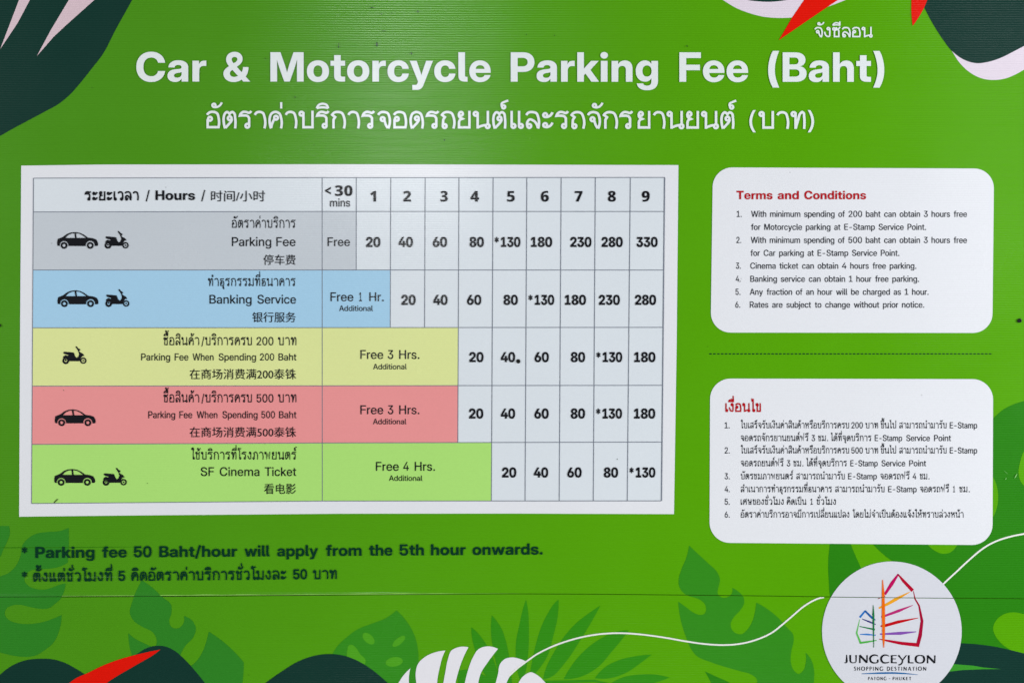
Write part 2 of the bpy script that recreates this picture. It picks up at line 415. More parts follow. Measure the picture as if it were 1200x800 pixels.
    82: (640, [[69,0,1,69,728,1,343,728,1,422,728,0,536,672,0,596,570,0,596,500,1,596,432,0,533,330,0,417,275,0,337,275,1,132,275,1,132,368,1,337,368,1,385,368,0,453,400,0,488,460,0,488,500,1,488,542,0,452,601,0,385,633,0,336,633,1,179,633,1,179,0,1],[488,0,1,314,328,1,434,328,1,611,0,1]]),
    83: (631, [[320,-12,1,234,-12,0,109,46,0,41,154,0,40,228,1,149,228,1,150,182,0,192,117,0,268,83,0,320,83,1,369,83,0,441,112,0,482,165,0,482,200,1,482,229,0,453,270,0,391,300,0,343,312,1,262,332,1,157,357,0,56,452,0,56,527,1,56,591,0,121,686,0,238,739,0,315,739,1,392,739,0,507,684,0,572,584,0,574,516,1,468,516,1,464,576,0,380,644,0,313,644,1,269,644,0,202,615,0,165,565,0,165,533,1,165,504,0,196,465,0,257,436,0,302,425,1,378,406,1,429,394,0,508,359,0,562,310,0,591,246,0,591,204,1,591,140,0,525,42,0,403,-12,0]]),
    84: (626, [[28,632,1,28,728,1,598,728,1,598,632,1,368,632,1,368,0,1,259,0,1,259,632,1]]),
    85: (712, [[356,-12,1,269,-12,0,139,56,0,67,173,0,67,249,1,67,728,1,175,728,1,175,258,1,175,209,0,219,131,0,300,87,0,356,87,1,412,87,0,493,131,0,536,208,0,536,258,1,536,728,1,645,728,1,645,249,1,645,173,0,573,56,0,443,-12,0]]),
    86: (679, [[276,0,1,12,728,1,129,728,1,272,318,1,288,272,0,329,140,0,357,49,1,328,49,1,356,141,0,397,272,0,412,318,1,551,728,1,667,728,1,407,0,1]]),
    87: (973, [[209,0,1,12,728,1,125,728,1,232,306,1,242,267,0,259,189,0,275,110,0,282,71,1,265,71,1,273,110,0,290,189,0,308,267,0,317,306,1,427,728,1,546,728,1,655,306,1,665,267,0,683,189,0,700,110,0,708,71,1,690,71,1,698,110,0,714,189,0,732,267,0,741,306,1,847,728,1,962,728,1,764,0,1,638,0,1,520,442,1,507,490,0,485,594,0,473,653,1,499,653,1,487,595,0,466,491,0,453,442,1,335,0,1]]),
    97: (538, [[218,-9,1,166,-9,0,85,27,0,37,97,0,37,149,1,37,194,0,72,251,0,130,284,0,204,302,0,243,306,1,291,312,0,348,320,0,373,336,0,373,354,1,373,358,1,373,385,0,349,424,0,302,447,0,269,447,1,236,447,0,185,425,0,155,388,0,152,366,1,51,371,1,57,421,0,115,492,0,209,532,0,270,532,1,314,532,0,390,509,0,446,465,0,477,399,0,477,356,1,477,0,1,375,0,1,375,73,1,372,73,1,361,53,0,323,15,0,262,-9,0],[239,75,1,284,75,0,344,108,0,374,162,0,374,194,1,374,256,1,368,252,0,342,244,0,307,237,0,267,231,0,248,228,1,220,225,0,171,206,0,141,174,0,141,147,1,141,124,0,165,92,0,209,75,0]]),
    98: (586, [[325,-10,1,288,-10,0,228,12,0,181,53,0,166,80,1,163,80,1,163,0,1,61,0,1,61,728,1,165,728,1,165,445,1,167,445,1,182,471,0,228,510,0,288,532,0,325,532,1,392,532,0,493,464,0,549,343,0,549,261,1,549,179,0,493,57,0,392,-10,0],[303,79,1,346,79,0,409,123,0,444,204,0,444,261,1,444,319,0,409,400,0,346,443,0,303,443,1,259,443,0,194,398,0,160,316,0,160,261,1,160,207,0,194,125,0,259,79,0]]),
    99: (543, [[284,-12,1,210,-12,0,98,57,0,36,180,0,36,260,1,36,341,0,98,464,0,210,533,0,284,533,1,329,533,0,407,506,0,466,458,0,504,391,0,510,351,1,408,346,1,404,367,0,383,403,0,352,429,0,311,444,0,284,444,1,239,444,0,175,397,0,141,315,0,141,260,1,141,206,0,175,124,0,239,78,0,284,78,1,311,78,0,352,92,0,382,118,0,402,155,0,407,177,1,510,172,1,505,132,0,467,65,0,407,15,0,329,-12,0]]),
    100: (586, [[261,-10,1,194,-10,0,92,57,0,36,179,0,36,261,1,36,343,0,93,464,0,194,532,0,260,532,1,298,532,0,358,510,0,403,471,0,418,445,1,420,445,1,420,728,1,524,728,1,524,0,1,422,0,1,422,80,1,420,80,1,404,53,0,358,12,0,298,-10,0],[282,79,1,326,79,0,391,125,0,426,207,0,426,261,1,426,316,0,391,398,0,327,443,0,282,443,1,239,443,0,176,400,0,142,319,0,142,261,1,142,204,0,176,123,0,240,79,0]]),
    101: (554, [[285,-12,1,207,-12,0,96,58,0,36,180,0,36,260,1,36,340,0,97,463,0,207,533,0,278,533,1,331,533,0,420,496,0,485,425,0,520,325,0,520,263,1,520,232,1,85,232,1,85,311,1,466,311,1,419,286,1,419,335,0,385,407,0,323,446,0,279,446,1,236,446,0,173,407,0,139,336,0,139,289,1,139,242,1,139,192,0,174,116,0,240,75,0,286,75,1,319,75,0,370,95,0,405,132,0,413,156,1,512,151,1,502,103,0,438,30,0,343,-12,0]]),
    102: (339, [[316,522,1,316,437,1,8,437,1,8,522,1],[103,0,1,103,601,1,103,644,0,140,704,0,207,735,0,253,735,1,276,735,0,314,733,0,321,732,1,315,646,1,310,647,0,280,648,0,269,648,1,236,648,0,207,618,0,207,585,1,207,0,1]]),
    103: (586, [[287,-212,1,224,-212,0,128,-176,0,69,-108,0,61,-61,1,161,-52,1,168,-75,0,202,-109,0,253,-127,0,287,-127,1,349,-127,0,421,-62,0,421,1,1,421,85,1,419,85,1,403,58,0,358,18,0,298,-3,0,260,-3,1,194,-3,0,93,63,0,36,182,0,36,263,1,36,343,0,93,465,0,194,532,0,260,532,1,298,532,0,358,510,0,405,469,0,420,442,1,422,442,1,422,522,1,525,522,1,525,3,1,525,-73,0,461,-168,0,353,-212,0],[282,85,1,327,85,0,391,129,0,426,209,0,426,263,1,426,318,0,391,399,0,327,443,0,282,443,1,240,443,0,176,401,0,142,320,0,142,263,1,142,207,0,176,127,0,240,85,0]]),
    104: (569, [[165,303,1,165,0,1,61,0,1,61,728,1,165,728,1,165,393,1,142,393,1,167,463,0,257,532,0,321,532,1,375,532,0,459,485,0,508,395,0,508,327,1,508,0,1,404,0,1,404,314,1,404,375,0,344,439,0,290,439,1,255,439,0,198,410,0,165,350,0]]),
    105: (226, [[61,0,1,61,522,1,165,522,1,165,0,1],[113,610,1,86,610,0,48,647,0,48,673,1,48,700,0,86,737,0,113,737,1,141,737,0,179,700,0,179,673,1,179,647,0,141,610,0]]),
    106: (227, [[61,522,1,165,522,1,165,-57,1,166,-101,0,130,-168,0,61,-204,0,11,-204,1,-27,-204,1,-27,-116,1,0,-116,1,32,-116,0,61,-82,0,61,-46,1],[113,610,1,86,610,0,48,647,0,48,673,1,48,700,0,86,737,0,113,737,1,141,737,0,179,700,0,179,673,1,179,647,0,141,610,0]]),
    107: (530, [[157,176,1,157,300,1,168,300,1,387,522,1,516,522,1,270,270,1,253,270,1],[61,0,1,61,728,1,165,728,1,165,0,1],[402,0,1,208,247,1,280,319,1,530,0,1]]),
    108: (253, [[203,-1,1,128,-1,0,61,59,0,61,125,1,61,728,1,165,728,1,165,138,1,165,107,0,185,85,0,214,85,1,220,85,0,232,85,0,237,86,1,241,1,1,233,0,0,213,-1,0]]),
    109: (861, [[61,0,1,61,522,1,162,522,1,162,409,1,153,409,1,167,450,0,216,505,0,281,532,0,316,532,1,376,532,0,459,463,0,469,409,1,454,409,1,464,445,0,514,501,0,585,532,0,628,532,1,676,532,0,754,491,0,800,408,0,800,346,1,800,0,1,696,0,1,696,336,1,696,392,0,635,441,0,593,441,1,559,441,0,509,412,0,482,361,0,482,328,1,482,0,1,379,0,1,379,344,1,379,388,0,322,441,0,279,441,1,249,441,0,197,413,0,165,358,0,165,317,1,165,0,1]]),
    110: (569, [[165,303,1,165,0,1,61,0,1,61,522,1,163,522,1,163,393,1,142,393,1,167,463,0,257,532,0,321,532,1,375,532,0,459,485,0,508,395,0,508,327,1,508,0,1,404,0,1,404,314,1,404,375,0,344,439,0,290,439,1,255,439,0,198,410,0,165,350,0]]),
    111: (569, [[285,-12,1,210,-12,0,98,57,0,36,180,0,36,260,1,36,341,0,98,464,0,210,533,0,285,533,1,359,533,0,471,464,0,533,341,0,533,260,1,533,180,0,471,57,0,359,-12,0],[285,78,1,330,78,0,394,124,0,428,206,0,428,260,1,428,315,0,394,397,0,330,444,0,285,444,1,240,444,0,175,397,0,141,315,0,141,260,1,141,206,0,175,124,0,239,78,0]]),
    112: (586, [[61,-204,1,61,522,1,163,522,1,163,445,1,166,445,1,181,471,0,227,510,0,288,532,0,325,532,1,392,532,0,493,464,0,549,343,0,549,261,1,549,179,0,493,57,0,392,-10,0,325,-10,1,288,-10,0,228,12,0,183,53,0,168,79,1,165,79,1,165,-204,1],[303,79,1,346,79,0,409,123,0,444,204,0,444,261,1,444,319,0,409,400,0,346,443,0,303,443,1,259,443,0,194,398,0,160,316,0,160,261,1,160,207,0,194,125,0,259,79,0]]),
    114: (350, [[61,0,1,61,522,1,161,522,1,161,438,1,164,438,1,178,481,0,243,529,0,292,529,1,303,529,0,324,527,0,331,527,1,331,429,1,325,430,0,294,434,0,276,434,1,245,434,0,195,406,0,165,352,0,165,311,1,165,0,1]]),
    115: (501, [[253,-12,1,194,-12,0,100,25,0,42,99,0,37,153,1,138,157,1,144,115,0,202,71,0,252,71,1,302,71,0,359,112,0,359,143,1,359,169,0,320,201,0,285,209,1,198,228,1,124,245,0,49,319,0,49,377,1,49,423,0,100,493,0,190,533,0,250,533,1,308,533,0,397,493,0,449,421,0,453,371,1,355,366,1,352,402,0,298,450,0,251,450,1,207,450,0,154,410,0,154,380,1,154,353,0,193,320,0,230,312,1,318,293,1,394,276,0,465,205,0,465,149,1,465,100,0,410,28,0,315,-12,0]]),
    116: (332, [[307,522,1,307,437,1,8,437,1,8,522,1],[97,661,1,201,661,1,201,139,1,201,109,0,225,85,0,256,85,1,267,85,0,296,86,0,306,86,1,310,1,1,296,0,0,260,-2,0,243,-2,1,170,-2,0,97,63,0,97,127,1]]),
    117: (569, [[248,-9,1,194,-9,0,110,37,0,61,128,0,61,195,1,61,522,1,165,522,1,165,208,1,165,147,0,225,83,0,279,83,1,314,83,0,371,112,0,404,173,0,404,220,1,404,522,1,508,522,1,508,0,1,406,0,1,406,129,1,427,129,1,402,59,0,312,-9,0]]),
    118: (537, [[213,0,1,14,522,1,126,522,1,229,233,1,245,191,0,270,106,0,283,64,1,257,64,1,270,106,0,295,191,0,310,233,1,412,522,1,523,522,1,324,0,1]]),
    119: (786, [[176,0,1,15,522,1,125,522,1,184,308,1,198,255,0,226,140,0,240,80,1,225,80,1,240,139,0,268,255,0,283,308,1,343,522,1,443,522,1,503,308,1,517,255,0,546,140,0,560,80,1,544,80,1,559,140,0,587,255,0,601,308,1,661,522,1,771,522,1,610,0,1,503,0,1,437,227,1,427,261,0,409,332,0,391,404,0,382,439,1,405,439,1,396,404,0,377,332,0,359,261,0,349,227,1,282,0,1]]),
    120: (526, [[15,0,1,229,301,1,228,233,1,27,522,1,145,522,1,207,429,1,228,395,0,267,332,0,287,300,1,242,300,1,263,332,0,301,395,0,323,429,1,386,522,1,502,522,1,299,232,1,300,300,1,511,0,1,392,0,1,320,107,1,299,140,0,261,201,0,242,232,1,285,232,1,265,201,0,227,140,0,206,107,1,133,0,1]]),
    121: (537, [[65,-202,1,71,-115,1,117,-116,1,136,-118,0,164,-107,0,186,-78,0,194,-54,1,215,2,1,14,522,1,126,522,1,230,233,1,245,191,0,271,106,0,284,64,1,255,64,1,267,106,0,294,191,0,309,233,1,413,522,1,523,522,1,288,-87,1,273,-126,0,229,-178,0,170,-205,0,132,-205,1,114,-205,0,80,-203,0]]),
    122: (508, [[49,0,1,49,74,1,327,431,1,327,433,1,52,433,1,52,522,1,454,522,1,454,444,1,182,91,1,182,89,1,458,89,1,458,0,1]]),
}
LATIN_FIGURES = {
    32: (269, []),
    42: (645, [[268,318,1,279,446,1,173,373,1,117,468,1,234,522,1,117,577,1,173,673,1,279,600,1,268,728,1,377,728,1,366,600,1,473,673,1,527,577,1,411,522,1,527,468,1,473,373,1,366,446,1,377,318,1]]),
    48: (645, [[322,-12,1,224,-12,0,89,79,0,21,247,0,21,363,1,21,480,0,89,648,0,224,739,0,322,739,1,421,739,0,555,648,0,624,480,0,624,363,1,624,247,0,555,79,0,421,-12,0],[322,137,1,364,137,0,417,192,0,443,293,0,443,363,1,443,434,0,417,536,0,364,591,0,322,591,1,281,591,0,227,536,0,202,434,0,202,363,1,202,293,0,227,192,0,281,137,0]]),
    49: (645, [[85,0,1,85,150,1,583,150,1,583,0,1],[441,728,1,441,0,1,257,0,1,257,558,1,256,558,1,92,457,1,92,617,1,271,728,1]]),
    50: (645, [[50,0,1,50,135,1,322,357,1,345,376,0,390,417,0,420,466,0,420,498,1,420,526,0,396,567,0,353,591,0,324,591,1,293,591,0,246,562,0,220,507,0,220,467,1,44,467,1,44,551,0,112,673,0,238,739,0,325,739,1,404,739,0,528,684,0,599,580,0,599,508,1,599,455,0,558,370,0,484,295,0,436,254,1,310,151,1,310,150,1,601,150,1,601,0,1]]),
    51: (645, [[317,-12,1,219,-12,0,90,61,0,26,180,0,26,248,1,206,248,1,206,214,0,234,162,0,284,133,0,316,133,1,347,133,0,394,159,0,421,207,0,421,237,1,421,266,0,393,308,0,342,331,0,306,331,1,201,331,1,201,435,1,352,576,1,352,577,1,62,577,1,62,728,1,571,728,1,571,585,1,346,381,1,346,421,1,434,430,0,549,383,0,606,290,0,606,229,1,606,159,0,534,50,0,405,-12,0]]),
    52: (645, [[12,144,1,12,290,1,313,728,1,500,728,1,201,288,1,201,287,1,633,287,1,633,144,1],[369,0,1,369,188,1,369,253,1,369,453,1,545,453,1,545,0,1]]),
    53: (645, [[320,-12,1,238,-12,0,113,47,0,40,157,0,35,232,1,213,232,1,214,203,0,242,158,0,291,131,0,322,131,1,353,131,0,400,160,0,427,210,0,427,244,1,427,277,0,400,329,0,353,359,0,322,359,1,282,359,0,227,324,0,218,295,1,46,295,1,66,728,1,563,728,1,563,577,1,235,577,1,225,448,1,226,448,1,249,471,0,317,496,0,359,496,1,407,496,0,497,458,0,567,391,0,608,301,0,608,249,1,608,173,0,536,55,0,407,-12,0]]),
    54: (645, [[328,-10,1,243,-10,0,112,54,0,37,168,0,37,243,1,37,303,0,85,415,0,125,475,1,296,728,1,499,728,1,282,407,1,236,407,1,246,422,0,278,453,0,329,476,0,366,476,1,440,476,0,548,419,0,607,314,0,607,242,1,607,168,0,536,54,0,410,-10,0],[322,134,1,353,134,0,401,162,0,429,211,0,429,242,1,429,273,0,401,322,0,353,350,0,322,350,1,291,350,0,243,322,0,216,273,0,216,242,1,216,211,0,243,162,0,291,134,0]]),
    55: (645, [[106,0,1,395,570,1,395,571,1,56,571,1,56,728,1,589,728,1,589,577,1,298,0,1]]),
    56: (645, [[322,-12,1,233,-12,0,100,40,0,26,134,0,26,197,1,26,247,0,72,322,0,157,370,0,215,377,1,215,377,1,138,388,0,49,472,0,49,540,1,49,600,0,118,689,0,241,739,0,322,739,1,405,739,0,528,690,0,595,601,0,595,540,1,595,472,0,507,388,0,429,377,1,429,377,1,487,370,0,572,322,0,618,247,0,618,197,1,618,134,0,544,40,0,411,-12,0],[322,118,1,352,118,0,398,142,0,425,185,0,425,211,1,425,239,0,398,281,0,352,304,0,322,304,1,292,304,0,246,281,0,220,239,0,220,211,1,220,184,0,246,142,0,292,118,0],[322,440,1,350,440,0,390,460,0,412,497,0,412,522,1,412,547,0,390,584,0,350,604,0,322,604,1,295,604,0,254,584,0,232,547,0,232,522,1,232,497,0,254,460,0,295,440,0]]),
    57: (645, [[317,737,1,402,737,0,533,673,0,607,559,0,607,485,1,607,424,0,560,313,0,519,252,1,348,0,1,145,0,1,363,320,1,409,320,1,399,306,0,367,274,0,317,252,0,278,252,1,205,252,0,96,309,0,37,414,0,37,485,1,37,559,0,108,673,0,235,737,0],[323,594,1,292,594,0,244,566,0,216,517,0,216,485,1,216,454,0,244,405,0,292,377,0,323,377,1,354,377,0,401,405,0,429,454,0,429,485,1,429,517,0,401,566,0,354,594,0]]),
}
LATIN_BOLD = {
    32: (269, []),
    38: (656, [[272,-11,1,197,-11,0,87,43,0,27,136,0,27,193,1,27,233,0,56,296,0,115,353,0,161,383,1,309,480,1,327,492,0,347,517,0,357,542,0,357,553,1,357,576,0,323,610,0,292,610,1,272,610,0,243,594,0,225,565,0,225,546,1,225,525,0,247,482,0,288,429,0,319,394,1,665,0,1,500,0,1,212,319,1,179,357,0,124,429,0,91,504,0,91,548,1,91,602,0,141,687,0,232,737,0,292,737,1,350,737,0,435,691,0,482,612,0,482,563,1,482,531,0,460,471,0,417,418,0,386,395,1,237,288,1,211,269,0,181,229,0,181,202,1,181,177,0,207,138,0,252,116,0,281,116,1,320,116,0,394,153,0,455,220,0,491,308,0,491,359,1,622,359,1,622,302,0,598,195,0,546,107,0,504,75,1,463,51,1,423,20,0,322,-11,0]]),
    40: (391, [[93,289,1,93,375,0,122,553,0,173,709,0,206,765,1,358,765,1,328,696,0,281,537,0,254,369,0,254,289,1,254,218,0,277,82,0,324,-61,0,358,-144,1,206,-144,1,151,-50,0,93,171,0]]),
    41: (391, [[32,-144,1,67,-61,0,113,82,0,137,218,0,137,289,1,137,369,0,110,537,0,63,696,0,32,765,1,184,765,1,218,709,0,269,553,0,297,375,0,297,289,1,297,171,0,240,-50,0,184,-144,1]]),
    42: (645, [[273,318,1,283,454,1,170,377,1,120,463,1,242,522,1,120,582,1,170,668,1,283,592,1,273,728,1,372,728,1,362,592,1,475,668,1,524,582,1,403,522,1,524,463,1,475,377,1,362,454,1,372,318,1]]),
    46: (269, [[135,-9,1,99,-9,0,47,43,0,47,79,1,47,116,0,99,168,0,135,168,1,172,168,0,223,116,0,223,79,1,223,43,0,172,-9,0]]),
    47: (373, [[372,762,1,138,-109,1,1,-109,1,235,762,1]]),
    48: (645, [[322,-12,1,228,-12,0,98,80,0,31,248,0,31,363,1,31,480,0,98,648,0,228,739,0,322,739,1,417,739,0,547,648,0,614,480,0,614,363,1,614,248,0,547,79,0,417,-12,0],[322,119,1,368,119,0,428,178,0,458,287,0,458,363,1,458,440,0,428,549,0,368,609,0,322,609,1,277,609,0,217,549,0,187,440,0,187,363,1,187,287,0,217,178,0,277,119,0]]),
    49: (645, [[91,0,1,91,131,1,576,131,1,576,0,1],[426,728,1,426,0,1,267,0,1,267,578,1,266,578,1,98,472,1,98,614,1,278,728,1]]),
    50: (645, [[58,0,1,58,119,1,327,345,1,356,370,0,405,417,0,434,469,0,434,502,1,434,535,0,407,582,0,358,609,0,324,609,1,288,609,0,235,577,0,206,516,0,206,474,1,54,474,1,54,555,0,120,674,0,242,739,0,325,739,1,401,739,0,520,683,0,588,581,0,588,511,1,588,459,0,549,375,0,476,298,0,426,255,1,283,132,1,283,131,1,591,131,1,591,0,1]]),
    51: (645, [[319,-12,1,228,-12,0,102,58,0,38,174,0,38,243,1,194,243,1,194,205,0,225,147,0,281,115,0,318,115,1,354,115,0,408,145,0,438,198,0,438,233,1,438,267,0,405,315,0,346,341,0,305,341,1,203,341,1,203,437,1,370,595,1,370,596,1,77,596,1,77,728,1,562,728,1,562,602,1,333,390,1,333,424,1,422,432,0,539,384,0,597,289,0,597,227,1,597,157,0,528,49,0,404,-12,0]]),
    52: (645, [[19,152,1,19,279,1,332,728,1,495,728,1,185,279,1,185,278,1,626,278,1,626,152,1],[379,0,1,379,191,1,379,247,1,379,453,1,532,453,1,532,0,1]]),
    53: (645, [[321,-11,1,242,-11,0,121,48,0,49,155,0,45,227,1,200,227,1,201,195,0,234,144,0,288,115,0,322,115,1,358,115,0,411,147,0,442,205,0,442,242,1,442,280,0,412,338,0,359,371,0,324,371,1,280,371,0,216,333,0,205,299,1,55,299,1,77,728,1,554,728,1,554,596,1,223,596,1,211,439,1,212,439,1,238,466,0,311,493,0,354,493,1,403,493,0,491,456,0,559,389,0,597,299,0,597,246,1,597,171,0,529,55,0,405,-11,0]]),
    54: (645, [[327,-10,1,245,-10,0,119,54,0,48,167,0,48,241,1,48,300,0,98,414,0,144,482,1,313,728,1,489,728,1,262,401,1,227,401,1,237,416,0,268,451,0,320,474,0,359,474,1,431,474,0,537,416,0,597,311,0,597,240,1,597,166,0,528,53,0,406,-10,0],[322,116,1,357,116,0,410,149,0,442,204,0,442,240,1,442,275,0,410,330,0,357,362,0,322,362,1,288,362,0,234,330,0,203,275,0,203,240,1,203,204,0,234,149,0,288,116,0]]),
    55: (645, [[114,0,1,413,590,1,413,591,1,64,591,1,64,728,1,580,728,1,580,594,1,281,0,1]]),
    56: (645, [[322,-12,1,237,-12,0,110,40,0,39,134,0,39,196,1,39,246,0,84,322,0,165,371,0,219,378,1,219,378,1,147,388,0,63,474,0,63,541,1,63,600,0,128,689,0,245,739,0,322,739,1,400,739,0,517,690,0,582,601,0,582,541,1,582,474,0,497,389,0,425,378,1,425,378,1,480,371,0,561,322,0,606,246,0,606,196,1,606,134,0,534,40,0,407,-12,0],[322,105,1,357,105,0,410,131,0,439,178,0,439,208,1,439,239,0,409,286,0,356,313,0,322,313,1,288,313,0,235,286,0,205,239,0,205,208,1,205,177,0,235,131,0,287,105,0],[322,433,1,353,433,0,399,456,0,424,498,0,424,526,1,424,555,0,399,596,0,353,619,0,322,619,1,291,619,0,246,596,0,220,555,0,220,526,1,220,498,0,246,456,0,291,433,0]]),
    57: (645, [[318,738,1,400,738,0,525,674,0,597,561,0,597,487,1,597,427,0,547,313,0,500,246,1,331,0,1,155,0,1,383,327,1,418,327,1,408,311,0,376,277,0,325,253,0,286,253,1,214,253,0,107,312,0,48,417,0,48,488,1,48,561,0,117,674,0,239,738,0],[323,611,1,288,611,0,234,579,0,203,523,0,203,488,1,203,453,0,234,397,0,288,366,0,323,366,1,357,366,0,411,397,0,442,453,0,442,488,1,442,523,0,411,579,0,357,611,0]]),
    66: (646, [[50,0,1,50,728,1,348,728,1,428,728,0,538,681,0,596,597,0,596,542,1,596,500,0,563,434,0,503,391,0,462,381,1,462,380,1,507,377,0,580,333,0,622,257,0,622,205,1,622,145,0,563,52,0,450,0,0,368,0,1],[211,128,1,342,128,1,394,128,0,453,175,0,453,216,1,453,244,0,427,285,0,378,307,0,344,307,1,211,307,1],[211,429,1,334,429,1,364,429,0,407,450,0,431,488,0,431,514,1,431,553,0,379,600,0,334,600,1,211,600,1]]),
    67: (727, [[375,-12,1,276,-12,0,118,78,0,28,246,0,28,363,1,28,481,0,118,650,0,276,739,0,375,739,1,441,739,0,553,700,0,638,629,0,693,528,0,701,466,1,534,466,1,528,496,0,501,544,0,461,577,0,409,594,0,378,594,1,320,594,0,238,538,0,194,435,0,194,363,1,194,292,0,237,189,0,320,133,0,378,133,1,409,133,0,460,150,0,500,183,0,528,231,0,534,261,1,701,261,1,692,199,0,638,98,0,552,27,0,441,-12,0]]),
    70: (588, [[50,0,1,50,728,1,567,728,1,567,586,1,215,586,1,215,422,1,544,422,1,544,285,1,215,285,1,215,0,1]]),
    72: (720, [[50,0,1,50,728,1,215,728,1,215,441,1,505,441,1,505,728,1,671,728,1,671,0,1,505,0,1,505,300,1,215,300,1,215,0,1]]),
    77: (903, [[50,0,1,50,728,1,293,728,1,398,421,1,405,396,0,426,324,0,448,245,0,467,174,0,473,150,1,432,150,1,437,174,0,456,245,0,478,324,0,499,396,0,506,421,1,609,728,1,853,728,1,853,0,1,691,0,1,691,327,1,691,352,0,692,423,0,695,504,0,697,588,0,697,625,1,716,625,1,706,585,0,681,500,0,659,419,0,638,351,0,631,327,1,519,0,1,385,0,1,271,327,1,264,351,0,243,419,0,219,500,0,195,585,0,183,625,1,206,625,1,206,588,0,208,504,0,211,423,0,212,352,0,212,327,1,212,0,1]]),
    80: (636, [[50,0,1,50,728,1,343,728,1,427,728,0,548,668,0,614,559,0,614,485,1,614,410,0,548,301,0,425,241,0,342,241,1,143,241,1,143,379,1,332,379,1,369,379,0,423,405,0,452,452,0,452,485,1,452,517,0,423,564,0,369,590,0,332,590,1,215,590,1,215,0,1]]),
    84: (641, [[21,586,1,21,728,1,620,728,1,620,586,1,403,586,1,403,0,1,238,0,1,238,586,1]]),
    97: (562, [[206,-9,1,155,-9,0,75,25,0,29,93,0,29,144,1,29,188,0,61,247,0,116,283,0,189,302,0,230,306,1,276,310,0,332,319,0,356,336,0,356,352,1,356,355,1,356,372,0,338,397,0,303,411,0,279,411,1,255,411,0,218,396,0,197,369,0,195,350,1,47,350,1,51,405,0,108,484,0,212,527,0,285,527,1,339,527,0,425,503,0,483,456,0,513,390,0,513,348,1,513,0,1,358,0,1,358,73,1,356,73,1,342,46,0,300,10,0,244,-9,0],[253,97,1,284,97,0,331,120,0,358,160,0,358,187,1,358,235,1,351,232,0,332,227,0,307,221,0,278,216,0,261,213,1,238,210,0,201,194,0,180,169,0,180,151,1,180,134,0,198,110,0,231,97,0]]),
    99: (563, [[290,-12,1,211,-12,0,93,56,0,27,178,0,27,257,1,27,338,0,93,459,0,211,527,0,290,527,1,343,527,0,431,497,0,497,440,0,536,363,0,539,317,1,386,317,1,383,336,0,369,367,0,345,389,0,313,401,0,293,401,1,260,401,0,212,366,0,187,302,0,187,257,1,187,214,0,212,149,0,260,115,0,293,115,1,313,115,0,345,127,0,368,149,0,382,181,0,385,200,1,539,200,1,537,154,0,499,77,0,433,20,0,343,-12,0]]),
    100: (605, [[250,-11,1,182,-11,0,82,56,0,27,177,0,27,258,1,27,338,0,83,459,0,183,527,0,248,527,1,282,527,0,337,509,0,382,473,0,398,445,1,399,445,1,399,728,1,557,728,1,557,0,1,401,0,1,401,79,1,400,79,1,386,49,0,341,9,0,284,-11,0],[293,116,1,327,116,0,377,152,0,405,215,0,405,258,1,405,302,0,377,365,0,327,400,0,293,400,1,261,400,0,213,366,0,187,303,0,187,258,1,187,214,0,213,150,0,261,116,0]]),
    101: (568, [[289,-12,1,211,-12,0,92,57,0,27,179,0,27,257,1,27,336,0,93,458,0,209,527,0,285,527,1,342,527,0,437,489,0,506,417,0,543,320,0,543,261,1,543,218,1,80,218,1,80,315,1,468,315,1,396,294,1,396,330,0,370,381,0,322,409,0,288,409,1,255,409,0,207,381,0,181,330,0,181,294,1,181,225,1,181,188,0,208,134,0,259,104,0,294,104,1,321,104,0,361,119,0,389,146,0,395,164,1,539,164,1,529,112,0,459,33,0,353,-12,0]]),
    102: (387, [[367,516,1,367,392,1,9,392,1,9,516,1],[103,0,1,103,577,1,103,627,0,141,694,0,219,728,0,278,728,1,306,728,0,357,728,0,367,728,1,367,604,1,360,604,0,328,604,0,317,604,1,286,604,0,261,579,0,261,549,1,261,0,1]]),
    103: (605, [[298,-211,1,222,-211,0,117,-168,0,60,-91,0,52,-42,1,204,-42,1,209,-59,0,234,-84,0,273,-97,0,298,-97,1,348,-97,0,400,-43,0,400,11,1,400,90,1,399,90,1,385,59,0,341,20,0,283,2,0,250,2,1,182,2,0,82,69,0,27,187,0,27,262,1,27,340,0,83,459,0,183,527,0,248,527,1,282,527,0,338,508,0,383,470,0,399,443,1,400,443,1,400,516,1,557,516,1,557,25,1,557,-58,0,493,-162,0,377,-211,0],[293,127,1,327,127,0,377,161,0,405,223,0,405,265,1,405,307,0,377,369,0,327,403,0,293,403,1,261,403,0,213,370,0,187,308,0,187,265,1,187,222,0,213,160,0,261,127,0]]),
    104: (595, [[207,283,1,207,0,1,48,0,1,48,728,1,207,728,1,207,379,1,180,379,1,204,447,0,295,527,0,367,527,1,423,527,0,503,479,0,546,388,0,546,324,1,546,0,1,388,0,1,388,292,1,388,340,0,342,391,0,300,391,1,272,391,0,230,368,0,207,320,0]]),
    105: (255, [[48,0,1,48,516,1,207,516,1,207,0,1],[127,572,1,89,572,0,39,618,0,39,653,1,39,689,0,89,735,0,127,735,1,166,735,0,216,689,0,216,653,1,216,618,0,166,572,0]]),
    107: (561, [[191,140,1,191,327,1,209,327,1,375,516,1,559,516,1,329,252,1,290,252,1],[48,0,1,48,728,1,207,728,1,207,0,1],[384,0,1,233,217,1,337,328,1,568,0,1]]),
    108: (283, [[224,0,1,131,0,0,48,68,0,48,145,1,48,728,1,207,728,1,207,160,1,207,139,0,226,120,0,248,120,1,253,120,0,265,120,0,269,120,1,269,0,1,258,0,0,235,0,0]]),
